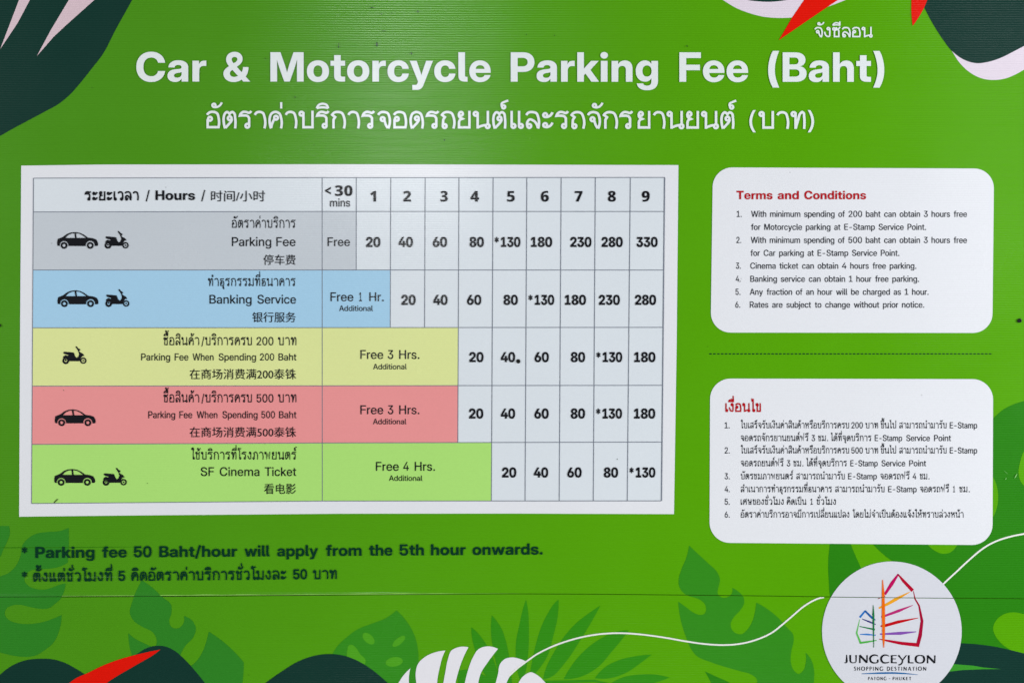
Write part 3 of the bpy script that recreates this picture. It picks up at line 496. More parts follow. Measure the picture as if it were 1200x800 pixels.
    109: (895, [[48,0,1,48,516,1,201,516,1,201,397,1,193,397,1,206,441,0,256,499,0,322,527,0,358,527,1,417,527,0,504,459,0,513,397,1,499,397,1,508,438,0,558,496,0,631,527,0,672,527,1,723,527,0,801,483,0,846,401,0,846,342,1,846,0,1,688,0,1,688,310,1,688,353,0,641,397,0,606,397,1,581,397,0,544,375,0,523,334,0,523,306,1,523,0,1,371,0,1,371,313,1,371,351,0,327,397,0,291,397,1,268,397,0,229,375,0,207,332,0,207,302,1,207,0,1]]),
    110: (595, [[207,283,1,207,0,1,48,0,1,48,516,1,205,516,1,205,379,1,180,379,1,204,447,0,295,527,0,367,527,1,423,527,0,503,479,0,546,388,0,546,324,1,546,0,1,388,0,1,388,292,1,388,340,0,342,391,0,300,391,1,272,391,0,230,368,0,207,320,0]]),
    111: (588, [[294,-12,1,215,-12,0,94,55,0,27,176,0,27,257,1,27,339,0,94,460,0,215,527,0,294,527,1,374,527,0,494,460,0,562,339,0,562,257,1,562,176,0,494,55,0,374,-12,0],[294,115,1,326,115,0,374,149,0,401,213,0,401,257,1,401,303,0,374,367,0,326,400,0,294,400,1,263,400,0,214,367,0,187,303,0,187,257,1,187,212,0,214,149,0,263,115,0]]),
    112: (605, [[48,-204,1,48,516,1,205,516,1,205,447,1,207,447,1,223,474,0,267,509,0,324,527,0,357,527,1,423,527,0,523,459,0,579,338,0,579,258,1,579,177,0,524,56,0,424,-11,0,356,-11,1,322,-11,0,266,9,0,222,48,0,209,77,1,207,77,1,207,-204,1],[313,116,1,345,116,0,393,150,0,419,214,0,419,258,1,419,303,0,393,366,0,345,400,0,313,400,1,279,400,0,228,365,0,200,302,0,200,258,1,200,215,0,228,152,0,279,116,0]]),
    114: (385, [[48,0,1,48,516,1,202,516,1,202,426,1,203,426,1,217,474,0,277,518,0,329,518,1,342,518,0,364,518,0,373,517,1,373,385,1,365,385,0,327,387,0,309,387,1,279,387,0,233,360,0,207,308,0,207,270,1,207,0,1]]),
    115: (531, [[271,-13,1,201,-13,0,93,30,0,29,109,0,24,164,1,180,164,1,184,133,0,229,98,0,268,98,1,305,98,0,347,125,0,347,146,1,347,164,0,314,187,0,283,193,1,190,210,1,115,224,0,36,300,0,36,361,1,36,411,0,90,485,0,192,526,0,262,526,1,332,526,0,435,483,0,493,404,0,494,350,1,348,350,1,348,378,0,302,416,0,267,416,1,232,416,0,194,388,0,194,368,1,194,350,0,224,327,0,252,322,1,353,303,1,432,288,0,507,219,0,507,162,1,507,110,0,448,31,0,341,-13,0]]),
    116: (383, [[362,516,1,362,392,1,9,392,1,9,516,1],[97,656,1,256,656,1,256,168,1,256,142,0,276,123,0,305,123,1,317,123,0,353,123,0,362,123,1,362,0,1,349,0,0,298,0,0,271,0,1,181,0,0,97,69,0,97,142,1]]),
    117: (595, [[227,-11,1,172,-11,0,91,37,0,48,128,0,48,192,1,48,516,1,207,516,1,207,223,1,207,176,0,253,125,0,295,125,1,323,125,0,365,148,0,388,196,0,388,233,1,388,516,1,546,516,1,546,0,1,390,0,1,390,136,1,415,136,1,391,68,0,300,-11,0]]),
    119: (835, [[162,0,1,3,516,1,170,516,1,213,347,1,227,291,0,252,170,0,265,111,1,244,111,1,258,170,0,287,291,0,301,347,1,347,516,1,488,516,1,533,347,1,548,291,0,576,170,0,590,111,1,569,111,1,582,170,0,607,290,0,620,347,1,662,516,1,831,516,1,672,0,1,509,0,1,451,198,1,442,227,0,427,287,0,411,348,0,403,379,1,432,379,1,424,348,0,408,287,0,393,227,0,384,198,1,325,0,1]]),
    121: (564, [[63,-204,1,63,-80,1,132,-80,1,150,-80,0,171,-70,0,185,-47,0,191,-28,1,202,1,1,3,516,1,169,516,1,250,271,1,265,224,0,292,128,0,305,81,1,260,81,1,273,128,0,300,224,0,315,271,1,397,516,1,561,516,1,336,-75,1,319,-121,0,274,-177,0,211,-204,0,169,-204,1,143,-204,0,89,-204,0]]),
}
HEADER_DIGITS = {
    32: (260, []),
    48: (547, [[510,356,1,510,273,0,486,138,0,431,42,0,340,-10,0,273,-10,1,193,-10,0,88,75,0,37,238,0,37,356,1,37,476,0,84,640,0,189,724,0,273,724,1,354,724,0,458,639,0,510,475,0],[200,356,1,200,279,0,213,176,0,245,126,0,273,126,1,302,126,0,334,176,0,347,279,0,347,356,1,347,434,0,334,537,0,302,589,0,273,589,1,245,589,0,213,537,0,200,434,0]]),
    49: (547, [[417,0,1,252,0,1,252,389,1,252,406,0,253,453,0,254,505,0,255,528,1,244,514,0,224,492,0,211,481,1,137,415,1,48,516,1,271,714,1,417,714,1]]),
    50: (547, [[502,0,1,32,0,1,32,113,1,194,294,1,245,352,0,302,426,0,325,482,0,325,512,1,325,548,0,283,585,0,250,585,1,216,585,0,153,549,0,114,511,1,27,618,1,58,649,0,126,697,0,211,724,0,267,724,1,334,724,0,432,674,0,488,587,0,488,529,1,488,474,0,451,382,0,374,287,0,315,227,1,236,143,1,236,138,1,502,138,1]]),
    51: (547, [[484,551,1,484,505,0,447,436,0,382,388,0,340,376,1,340,373,1,420,361,0,503,277,0,503,203,1,503,142,0,443,45,0,322,-10,0,230,-10,1,170,-10,0,80,8,0,35,28,1,35,170,1,78,146,0,169,123,0,208,123,1,276,123,0,331,170,0,331,212,1,331,242,0,302,282,0,237,302,0,180,302,1,136,302,1,136,430,1,181,430,1,232,430,0,295,453,0,324,493,0,324,521,1,324,555,0,279,589,0,239,589,1,211,589,0,161,574,0,119,553,0,103,541,1,36,654,1,79,686,0,187,724,0,265,724,1,368,724,0,484,633,0]]),
    52: (547, [[532,143,1,453,143,1,453,0,1,292,0,1,292,143,1,17,143,1,17,268,1,298,715,1,453,715,1,453,270,1,532,270,1],[292,391,1,292,402,0,293,437,0,294,472,0,296,500,0,296,503,1,291,503,1,283,482,0,267,449,0,256,431,1,157,270,1,292,270,1]]),
    53: (547, [[296,462,1,355,462,0,447,407,0,501,307,0,501,236,1,501,158,0,441,47,0,322,-10,0,233,-10,1,178,-10,0,86,9,0,50,28,1,50,168,1,86,150,0,180,123,0,221,123,1,258,123,0,308,148,0,335,196,0,335,230,1,335,278,0,276,331,0,216,331,1,191,331,0,141,321,0,121,314,1,61,348,1,86,714,1,456,714,1,456,574,1,224,574,1,215,453,1,232,456,0,269,462,0]]),
    54: (547, [[37,302,1,37,366,0,54,489,0,97,596,0,173,678,0,289,724,0,373,724,1,395,724,0,450,719,0,471,716,1,471,583,1,451,588,0,405,593,0,375,593,1,325,593,0,254,565,0,211,512,0,189,436,0,187,387,1,192,387,1,205,413,0,241,449,0,293,470,0,327,470,1,386,470,0,469,416,0,513,313,0,513,241,1,513,163,0,458,51,0,355,-10,0,283,-10,1,229,-10,0,139,29,0,73,107,0,37,225,0],[280,124,1,313,124,0,354,179,0,354,238,1,354,287,0,318,340,0,281,340,1,256,340,0,220,314,0,201,274,0,201,251,1,201,227,0,211,182,0,230,146,0,259,124,0]]),
    55: (547, [[101,0,1,339,575,1,38,575,1,38,714,1,511,714,1,511,610,1,272,0,1]]),
    56: (547, [[275,724,1,374,724,0,493,636,0,493,551,1,493,510,0,464,445,0,412,395,0,376,376,1,414,353,0,476,299,0,513,232,0,513,189,1,513,129,0,459,40,0,353,-10,0,274,-10,1,194,-10,0,87,38,0,34,126,0,34,186,1,34,232,0,65,300,0,122,352,0,160,373,1,129,395,0,81,448,0,55,512,0,55,552,1,55,608,0,110,684,0,210,724,0],[187,191,1,187,156,0,231,113,0,272,113,1,317,113,0,361,154,0,361,189,1,361,211,0,339,249,0,303,280,0,282,292,1,269,300,1,244,286,0,207,253,0,187,215,0],[274,601,1,246,601,0,209,567,0,209,538,1,209,519,0,225,487,0,254,461,0,273,449,1,292,461,0,322,486,0,339,517,0,339,538,1,339,568,0,301,601,0]]),
    57: (547, [[510,407,1,510,316,0,475,164,0,396,51,0,268,-10,0,175,-10,1,152,-10,0,98,-6,0,77,-3,1,77,131,1,97,126,0,140,121,0,166,121,1,220,121,0,293,150,0,337,204,0,358,280,0,360,326,1,354,326,1,342,302,0,306,265,0,254,244,0,218,244,1,161,244,0,78,298,0,34,402,0,34,474,1,34,551,0,89,663,0,193,724,0,265,724,1,319,724,0,408,685,0,474,606,0,510,486,0],[269,590,1,234,590,0,193,535,0,193,476,1,193,427,0,230,373,0,267,373,1,292,373,0,327,401,0,347,443,0,347,464,1,347,483,0,339,527,0,320,566,0,290,590,0]]),
    60: (549, [[506,101,1,40,314,1,40,391,1,506,621,1,506,490,1,211,356,1,506,231,1]]),
}

# ------------------------------------------------------------------ lettering
def decode(cs):
    return [[(c[i], c[i+1], c[i+2]) for i in range(0, len(c), 3)] for c in cs]

def flatten(c, seg=4):
    pts = []; n = len(c)
    for i in range(n):
        x, y, on = c[i]; x1, y1, on1 = c[(i+1) % n]
        pts.append((x, y, on))
        if not on and not on1: pts.append(((x+x1)/2, (y+y1)/2, 1))
    k = next(i for i, p in enumerate(pts) if p[2]); pts = pts[k:] + pts[:k]
    out = []; n = len(pts); i = 0
    while i < n:
        a = pts[i]; b = pts[(i+1) % n]
        out.append((a[0], a[1]))
        if not b[2]:
            c2 = pts[(i+2) % n]
            for s in range(1, seg):
                t = s / seg
                out.append(tuple((1-t)**2*a[j] + 2*t*(1-t)*b[j] + t*t*c2[j] for j in (0, 1)))
            i += 2
        else: i += 1
    return out

# Thai letters as pen strokes: baseline 0, letter height 100, "!" marks a corner, "O" a head loop
THAI = {
 'ก': (78, '!12,0 !12,50 !21,64 !4,77 16,89 38,93 60,86 70,66 !70,0'),
 'ข': (64, 'O14,83 | 24,88 27,76 20,64 !17,52 !17,7 !56,7 !56,100'),
 'ค': (80, '!15,0 8,30 8,60 18,84 40,93 62,84 71,62 !71,0 | !16,3 23,32 34,53 | O43,60'),
 'ง': (60, 'O37,83 | !50,90 !50,22 44,9 36,8 !3,52'),
 'จ': (74, '!4,76 15,89 36,93 58,85 66,66 !60,0 | !58,3 48,18 40,44 | O29,53'),
 'ช': (70, 'O14,83 | 24,88 27,76 20,64 !17,52 !17,7 !56,7 !56,60 48,72 !40,74 | !42,74 56,84 !66,100'),
 'ซ': (72, 'O14,80 | 24,88 30,78 36,90 !40,74 22,62 !18,50 !18,7 !58,7 !58,60 50,72 !42,74 | !44,74 58,84 !68,100'),
 'ด': (80, '!15,0 8,30 8,60 18,84 40,93 62,84 71,62 !71,0 | !16,3 34,22 50,42 54,52 | O42,57'),
 'ต': (80, '!15,0 8,30 7,60 12,80 24,92 !40,81 56,92 67,84 71,62 !71,0 | !16,3 34,22 50,42 53,52 | O41,57'),
 'ถ': (76, 'O19,14 | 9,18 !11,50 !20,64 !4,77 16,89 37,93 58,86 68,66 !68,0'),
 'ท': (80, 'O13,83 | !24,92 !24,0 | !25,3 38,50 50,86 60,94 69,88 71,72 !71,0'),
 'ธ': (68, '!62,92 40,86 22,90 9,80 14,68 !36,64 54,60 60,46 !60,7 !12,7 !12,36 | O24,40'),
 'น': (90, 'O12,83 | !23,92 !23,0 | !22,5 44,15 66,20 | O79,14 | !80,100 !80,20'),
 'บ': (82, 'O12,83 | !23,92 !23,7 !74,7 !74,100'),
 'ป': (82, 'O12,83 | !23,92 !23,7 !74,7 !74,142'),
 'พ': (92, 'O12,83 | !23,92 !30,4 !51,76 !72,4 !82,100'),
 'ฟ': (92, 'O12,83 | !23,92 !30,4 !51,76 !72,4 !82,142'),
 'ภ': (78, 'O12,14 | !22,6 !22,50 !28,64 !14,77 24,89 42,93 60,86 70,66 !70,0'),
 'ม': (86, 'O12,83 | !23,92 !23,16 | O13,14 | !22,20 48,13 !76,2 | !76,0 !76,100'),
 'ย': (76, 'O20,83 | 9,84 11,66 !32,55 14,48 !9,36 !9,7 !67,7 !67,100'),
 'ร': (70, '!68,98 56,88 40,92 24,93 10,84 !4,72 24,73 46,70 !56,58 !56,18 | O46,15'),
 'ล': (78, '!4,76 16,90 38,93 60,86 69,66 !69,0 | O20,15 | 9,18 10,38 24,52 38,48 !68,4'),
 'ว': (66, '!4,76 16,90 34,93 52,85 58,66 !58,18 | O47,15'),
 'ศ': (84, '!15,0 8,30 8,60 18,84 40,93 62,84 71,62 !71,0 | !16,3 23,32 34,53 | O43,60 | !64,84 !80,108'),
 'ษ': (88, 'O12,83 | !23,92 !23,7 !70,7 !70,100 | O52,44 | !58,50 !86,62'),
 'ส': (78, '!4,76 16,90 38,93 60,86 69,66 !69,0 | O20,15 | 9,18 10,38 24,52 38,48 !68,4 | !56,88 !76,108'),
 'ห': (86, 'O12,83 | !23,92 !23,0 | !24,34 44,56 66,60 !75,44 !75,0 | !56,62 !58,76 | O66,82'),
 'อ': (76, '!4,76 16,89 38,93 60,85 68,62 !68,7 !7,7 !7,52 | O20,54'),
 'ะ': (60, 'O16,76 | 14,66 32,67 46,76 !56,92 | O16,20 | 14,10 32,10 46,18 !56,34'),
 'า': (66, '!4,76 14,89 32,93 50,86 58,66 !58,0'),
 'เ': (30, '!9,100 !9,16 | O19,15'),
 'แ': (72, '!9,100 !9,16 | O19,15 | !50,100 !50,16 | O60,15'),
 'โ': (42, 'O38,15 | !28,16 !28,112 16,122 !4,124 12,144 28,136 !52,142'),
 'ใ': (40, 'O34,15 | !24,16 !24,112 32,130 24,146 8,146 | O8,134,8'),
 'ไ': (40, 'O34,15 | !24,16 !24,150 | !24,118 12,124 10,140 !-2,146'),
}
MARKS = {   # measured from the right edge of the letter they stand on
 'ั': 'O-34,130,9 | -36,121 -18,120 -2,128 !10,146',
 'ิ': '!-68,113 -58,131 -36,139 -14,133 !-4,113 | !-4,114 -30,119 !-68,114',
 'ี': '!-68,113 -58,131 -36,139 -14,133 !-4,113 | !-4,114 -30,119 !-68,114 | !-5,112 !-5,152',
 'ึ': '!-68,113 -58,131 -36,139 -14,133 !-4,113 | !-4,114 -30,119 !-68,114 | O-6,134,9',
 'ื': '!-68,113 -58,131 -36,139 -14,133 !-4,113 | !-4,114 -30,119 !-68,114 | !-5,112 !-5,152 | !-24,116 !-24,152',
 '็': '!-58,112 -50,130 -30,120 | O-30,122,8 | -20,120 -14,132 !-30,138 !0,150',
 '่': '!-8,112 !-8,148',
 '้': 'O-34,134,8 | -34,126 -26,116 !-40,112 -16,116 !4,146',
 '์': 'O-16,122,9 | -26,124 -26,142 -12,150 !10,158',
 'ุ': 'O-14,-16,9 | !-5,-10 !-5,-42',
 'ํ': 'O-10,126,10',
}
TONES = '่้์'; UPPERV = 'ัิีึื็'

LOGO = {  # flared capitals; each stroke: widths | points
 'J': (34, '7,16,15,6: !24,100 !24,30 18,4 !0,2'),
 'U': (86, '16,15,8: !14,98 !14,34 26,6 46,2 | 8,9,13: 46,2 68,10 !74,34 !74,98'),
 'N': (100, '13,12: !14,0 !14,98 | 18,18: !12,96 !88,4 | 9,12: !88,2 !88,98'),
 'G': (100, '8,16,17,15,8: !88,84 64,98 34,94 10,70 8,38 24,10 52,1 !88,10 | 13,13: !86,10 !86,44'),
 'C': (92, '8,16,17,15,8: !88,84 62,98 32,94 10,68 10,34 28,8 56,2 !90,14'),
 'E': (66, '15,15: !12,0 !12,98 | 8,9: !12,94 !62,94 | 8,8: !12,52 !54,52 | 9,12: !12,5 !64,5'),
 'Y': (84, '15,9: !2,98 !44,36 | 9,13: !84,98 !44,36 22,-16 !4,-22'),
 'L': (62, '15,15: !12,0 !12,98 | 9,12: !12,5 !60,5'),
 'O': (104, '9,17,17,9: 52,97 20,86 8,50 20,14 52,3 | 9,17,17,9: 52,3 84,14 96,50 84,86 52,97'),
 'S': (52, '8,14,15,12,8: !46,88 24,96 8,80 24,58 44,40 42,14 22,3 !4,12'),
 'H': (84, '14,14: !12,0 !12,98 | 14,14: !72,0 !72,98 | 8,8: !12,52 !72,52'),
 'P': (62, '14,14: !12,0 !12,98 | 8,13,8: !12,94 44,92 54,74 44,52 !12,48'),
 'I': (26, '14,14: !13,0 !13,98'),
 'D': (88, '14,14: !12,0 !12,98 | 8,15,16,8: !12,94 50,92 80,70 80,30 50,6 !12,5'),
 'T': (76, '9,9: !2,93 !74,93 | 14,14: !38,0 !38,93'),
 'A': (88, '9,11: !4,0 !44,98 | 16,15: !44,98 !84,0 | 8,8: !20,34 !70,34'),
 'K': (74, '14,14: !12,0 !12,98 | 9,10: !66,98 !14,46 | 15,14: !24,54 !72,0'),
 'R': (74, '14,14: !12,0 !12,98 | 8,13,8: !12,94 44,92 54,74 44,52 !12,48 | 15,13: !32,48 !72,0'),
 '-': (40, '9,9: !6,44 !34,44'),
}

def strokes(spec, width):
    cs = []
    for part in spec.split('|'):
        part = part.strip()
        if part[0] == 'O':
            v = [float(a) for a in part[1:].split(',')]
            r = v[2] if len(v) > 2 else 10.5
            cs.append(circle(v[0], v[1], r + width/2, 20)[::-1])
            if r - width/2 > 1: cs.append(circle(v[0], v[1], r - width/2, 14))
            continue
        w = width
        if ':' in part:
            a, part = part.split(':'); w = [float(q) * 1.25 for q in a.split(',')]
        pts = []
        for t in part.split():
            c = t[0] == '!'; x, y = (t[1:] if c else t).split(',')
            pts.append((float(x), float(y), 1) if c else (float(x), float(y)))
        path = smooth(pts, closed=False, seg=6) if len(pts) > 2 else [p[:2] for p in pts]
        cs.append(ribbon(path, w))
    return cs

CACHE = {}
def glyph(font, ch, width=15):
    """-> points, triangles, advance in font units (cap / letter height normalised to 100)"""
    k = (font, ch, width)
    if k in CACHE: return CACHE[k]
    if font == 'thai':
        if ch in THAI:
            w, s = THAI[ch]; pts, tris = triangulate(strokes(s, width), 0.01); adv = w + (14 if width == 14 else 21)
        else:
            pts, tris = triangulate(strokes(MARKS[ch], width * 0.9), 0.01); adv = 0
    elif font == 'logo':
        w, s = LOGO[ch]; pts, tris = triangulate(strokes(s, 14), 0.01); adv = w + 12
    else:
        tab, caph = {'regular': (LATIN_REGULAR, 727.5), 'text': (LATIN_TEXT, 727.5), 'bold': (LATIN_BOLD, 727.5), 'figure': (LATIN_FIGURES, 727.5), 'header': (HEADER_DIGITS, 714)}[font]
        adv, s = tab[ord(ch)]; sc = 100 / caph; adv *= sc
        pts, tris = triangulate([flatten(c) for c in decode(s)], 0.05)
        pts = [(x*sc, y*sc) for x, y in pts]
    CACHE[k] = (pts, tris, adv)
    return CACHE[k]

def is_thai(ch): return 0x0E00 <= ord(ch) <= 0x0E7F

def lay_word(word, latin, thai_w, thai_scale, track=0.0):
    """one word -> points (units of cap height 100) and triangles"""
    P, T = [], []; x = 0.0; right = 0.0; asc = False; lift = 0
    def put(g, dx, dy, sc):
        n = len(P)
        P.extend((dx + a*sc, dy + b*sc) for a, b in g[0]); T.extend(tuple(n + i for i in t) for t in g[1])
    for ch in word:
        if is_thai(ch):
            s = thai_scale
            if ch == 'ำ':
                put(glyph('thai', 'ํ', thai_w), right, 0, s)
                g = glyph('thai', 'า', thai_w); put(g, x, 0, s); x += g[2]*s; continue
            if ch in MARKS:
                dy = 0; dx = -24*s if asc else 0
                if ch in TONES: dy = lift
                put(glyph('thai', ch, thai_w), right + dx, dy*s, s)
                if ch in UPPERV: lift = 36 if ch in 'ีืึ' else 34
                continue
            g = glyph('thai', ch, thai_w); put(g, x, 0, s)
            right = x + THAI[ch][0]*s - 0*s; asc = ch in 'ปฟ'; lift = 0
            x += g[2]*s
        else:
            g = glyph(latin, ch); m = 16 if ch == '/' and P and is_thai(word[0]) else 0
            put(g, x + m, 0, 1); x += g[2] + track + 2*m; lift = 0
    return P, T

def lettering(name, words, base, cap, font, material, parent, layer=6, thai_w=15, thai_scale=1.0, kind=None, label=None, track=0.0):
    """words: (text, x0, x1); base: a number or (x_a, y_a, x_b, y_b); cap: capital height"""
    P, T = [], []
    for text, x0, x1 in words:
        p, t = lay_word(text, font, thai_w, thai_scale, track)
        lo = min(a[0] for a in p); hi = max(a[0] for a in p)
        sx = (x1 - x0) / (hi - lo) if x1 is not None else cap / 100
        sy = cap / 100; n = len(P)
        for a, b in p:
            X = x0 + (a - lo) * sx
            if isinstance(base, tuple): Y = base[1] + (X - base[0]) * (base[3] - base[1]) / (base[2] - base[0])
            else: Y = base
            P.append((X, Y - b * sy))
        T += [tuple(n + i for i in q) for q in t]
    return decal(name, P, T, layer, material, parent, label, kind)

def lettering_words(name, words, *a, **k):
    for w in words: lettering(name, [w], *a, **k)

def han(name, text, x0, x1, y0, y1, material, parent, layer=6):
    """Chinese characters, from Blender's own built-in typeface, made into a flat mesh"""
    c = bpy.data.curves.new('han', 'FONT'); c.body = text; c.size = 1; c.resolution_u = 3; c.offset = 0.004
    o = bpy.data.objects.new('han', c); COL.objects.link(o)
    dg = bpy.context.evaluated_depsgraph_get()
    me = bpy.data.meshes.new_from_object(o.evaluated_get(dg))
    v = [tuple(q.co) for q in me.vertices]; f = [tuple(p.vertices) for p in me.polygons]
    bpy.data.objects.remove(o); bpy.data.curves.remove(c); bpy.data.meshes.remove(me)
    ax, bx = min(q[0] for q in v), max(q[0] for q in v); ay, by = min(q[1] for q in v), max(q[1] for q in v)
    pts = [(x0 + (q[0]-ax)/(bx-ax)*(x1-x0), y1 - (q[1]-ay)/(by-ay)*(y1-y0)) for q in v]
    return decal(name, pts, f, layer, material, parent)

# ------------------------------------------------------------------ wall and the two sheets of the sign
def wall_material():
    m = bpy.data.materials.new('painted_wall'); m.use_nodes = True; nt = m.node_tree
    b = nt.nodes['Principled BSDF']; n = nt.nodes.new('ShaderNodeTexNoise'); n.inputs['Scale'].default_value = 14; n.inputs['Detail'].default_value = 6
    r = nt.nodes.new('ShaderNodeValToRGB'); r.color_ramp.elements[0].color = (0.16, 0.16, 0.155, 1); r.color_ramp.elements[1].color = (0.26, 0.26, 0.25, 1)
    nt.links.new(n.outputs[0], r.inputs[0]); nt.links.new(r.outputs[0], b.inputs['Base Color'])
    bp = nt.nodes.new('ShaderNodeBump'); bp.inputs['Strength'].default_value = 0.2; nt.links.new(n.outputs[0], bp.inputs['Height']); nt.links.new(bp.outputs[0], b.inputs['Normal'])
    b.inputs['Roughness'].default_value = 0.85
    return m

def box(x0, x1, y0, y1, z0, z1):
    v = [(x, y, z) for x in (x0, x1) for y in (y0, y1) for z in (z0, z1)]
    f = [(0,1,3,2), (4,6,7,5), (0,4,5,1), (2,3,7,6), (0,2,6,4), (1,5,7,3)]
    return v, f

v, f = box(-3.0, 3.0, 0.035, 0.20, -0.6, 3.4)
wall = link('wall', v, f, wall_material(), None, kind='structure')

X0, X1, Y0, Y1 = -90, 1290, -60, 860
UPPER = thing('sign_sheet', 'large upper green sheet of the parking fee sign with the white price table', 'sign sheet', W(600, 697))
LOWER = thing('sign_sheet', 'narrow lower green sheet below the joint, with palm leaves and the round logo', 'sign sheet', W(600, Y1))

GREEN = mat('print_green', (84, 160, 1), fade=True)
THICK = 0.005

def sheet(side, parent):
    top, bot = (Y0, None) if side > 0 else (None, Y1)
    xs = [X0 + (X1 - X0) * i / 92 for i in range(93)]
    if side > 0:
        rows = [lambda x, t=t: Y0 + (seam(x) - 5 - Y0) * t for t in (0, .25, .5, .75, 1)]
        rows += [lambda x, d=d: seam(x) - d for d in (4, 3, 2, 1.2, 0.35)]
    else:
        rows = [lambda x: seam(x) + 0.45 + 0.55 * max(0.0, min(1.0, (520 - x) / 300))] + [lambda x, t=t: seam(x) + 0.35 + (Y1 - seam(x) - 0.35) * t for t in (.35, .7, 1)]
    V, F = [], []
    nx = len(xs)
    for r in rows:
        for x in xs: V.append(W(x, r(x), lip(x, r(x))))
    for j in range(len(rows) - 1):
        for i in range(nx - 1):
            a = j*nx + i; F.append((a, a + nx, a + nx + 1, a + 1))
    nf = len(V)
    V += [(p[0], p[1] + THICK, p[2]) for p in V[:nf]]
    F += [tuple(i + nf for i in f[::-1]) for f in F]
    ring = [i for i in range(nx)] + [j*nx + nx - 1 for j in range(1, len(rows))] + [(len(rows)-1)*nx + i for i in range(nx-2, -1, -1)] + [j*nx for j in range(len(rows)-2, 0, -1)]
    for a, b in zip(ring, ring[1:] + ring[:1]): F.append((a, b, b + nf, a + nf))
    return link('backing_panel', V, F, GREEN, parent)
sheet(1, UPPER); sheet(-1, LOWER)

def blob(pts, hole=False): return poly(smooth(pts), hole)

# pale strip painting the highlight on the upper sheet's curled edge, left half
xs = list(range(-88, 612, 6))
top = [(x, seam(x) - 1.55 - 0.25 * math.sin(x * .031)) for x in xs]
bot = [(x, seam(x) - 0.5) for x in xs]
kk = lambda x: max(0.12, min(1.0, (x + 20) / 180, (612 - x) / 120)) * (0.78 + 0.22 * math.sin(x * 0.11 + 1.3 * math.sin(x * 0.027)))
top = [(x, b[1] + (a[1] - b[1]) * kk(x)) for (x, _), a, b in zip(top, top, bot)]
shape('lip_highlight', [poly(top + bot[::-1])], 1, mat('lip_highlight_tint', (134, 190, 84), grain=0.5), UPPER)

# ------------------------------------------------------------------ printed leaves
DARK = mat('print_dark_leaf', (17, 53, 45)); PINK = mat('print_pink', (214, 190, 198)); PALE = mat('print_pale_pink', (222, 210, 222))
RED = mat('print_red', (222, 20, 4)); MID = mat('print_leaf_green', (50, 134, 22)); MIDR = mat('print_deep_leaf_green', (40, 126, 14)); MIDL = mat('print_left_leaf_green', (46, 128, 34))
SPOT = mat('print_light_leaf_green', (76, 158, 28)); WHITE = mat('print_white', (224, 225, 233), grain=0.08, rib=0.06)
MINT = mat('print_white_line', (232, 250, 225), grain=0.08)

shape('dark_leaf', [blob([(-90, 205, 1), (-40, 181), (0, 159.5), (15, 151), (30, 143), (52.5, 131), (67.5, 122.8), (81, 112), (94.5, 97), (108, 80), (120, 64.5), (135, 36), (155, 0), (186, -60, 1), (-90, -60, 1)])], 1, DARK, UPPER, 'dark green leaf in the top left corner')
shape('leaf_slit', [poly([(40, -10), (22.5, 0), (0.4, 57.8), (21, 27), (35.3, 0), (60, -50), (40, -59)])], 2, PINK, UPPER)
shape('leaf_slit', [poly([(116, -59), (81, 0), (60, 35), (43.3, 66), (63, 43.5), (78, 29.5), (111, 0), (170, -59)])], 2, PINK, UPPER)
shape('white_leaf_edge', [blob([(770, -59, 1), (810, -28), (846.7, 0), (861.7, 9.2), (878.3, 15.8), (895, 20), (911.7, 21.4), (935, 20), (970, 8.3), (991.7, 0), (1040, -25), (1080, -59, 1)])], 1, PALE, UPPER)
shape('dark_leaf', [blob([(810, -58.5, 1), (842, -20), (874, 0), (886.7, 1.8), (900, 2.5), (913, 1.7), (924, 0), (950, -14), (985, -58.5, 1)])], 2, DARK, UPPER)
shape('red_leaf_tip', [poly([(980, -57), (942.5, 0), (928.3, 20.8), (912.6, 47.5), (970, 8.3), (982.5, 0), (1065, -57)])], 3, RED, UPPER)
shape('pink_leaf_edge', [blob([(1109, 50, 1), (1116.3, 61.5), (1124.3, 73.6), (1136.3, 85), (1151, 92.3), (1164.4, 94), (1177.8, 92.3), (1189.8, 87.6), (1200, 81.9), (1245, 58), (1289, 40, 1), (1289, -20, 1), (1150, 20, 1)])], 1, PALE, UPPER)
shape('dark_leaf', [blob([(1050, -59, 1), (1082.8, 8.7), (1093.5, 28.8), (1104.2, 45.5), (1116.3, 60.9), (1131, 70.9), (1144.3, 74.4), (1157.7, 72.9), (1173.8, 67.6), (1187.2, 60.9), (1200, 54.2), (1245, 30), (1288.5, 8, 1), (1288.5, -59, 1)])], 2, DARK, UPPER, 'dark green leaf in the top right corner')
shape('red_leaf_tip', [blob([(1076, -58, 1), (1069, -25), (1068, 0), (1068, 17), (1069.4, 30.8, 1), (1077, 20), (1082.8, 9.4), (1088, -4), (1100, -58, 1)])], 3, RED, UPPER)

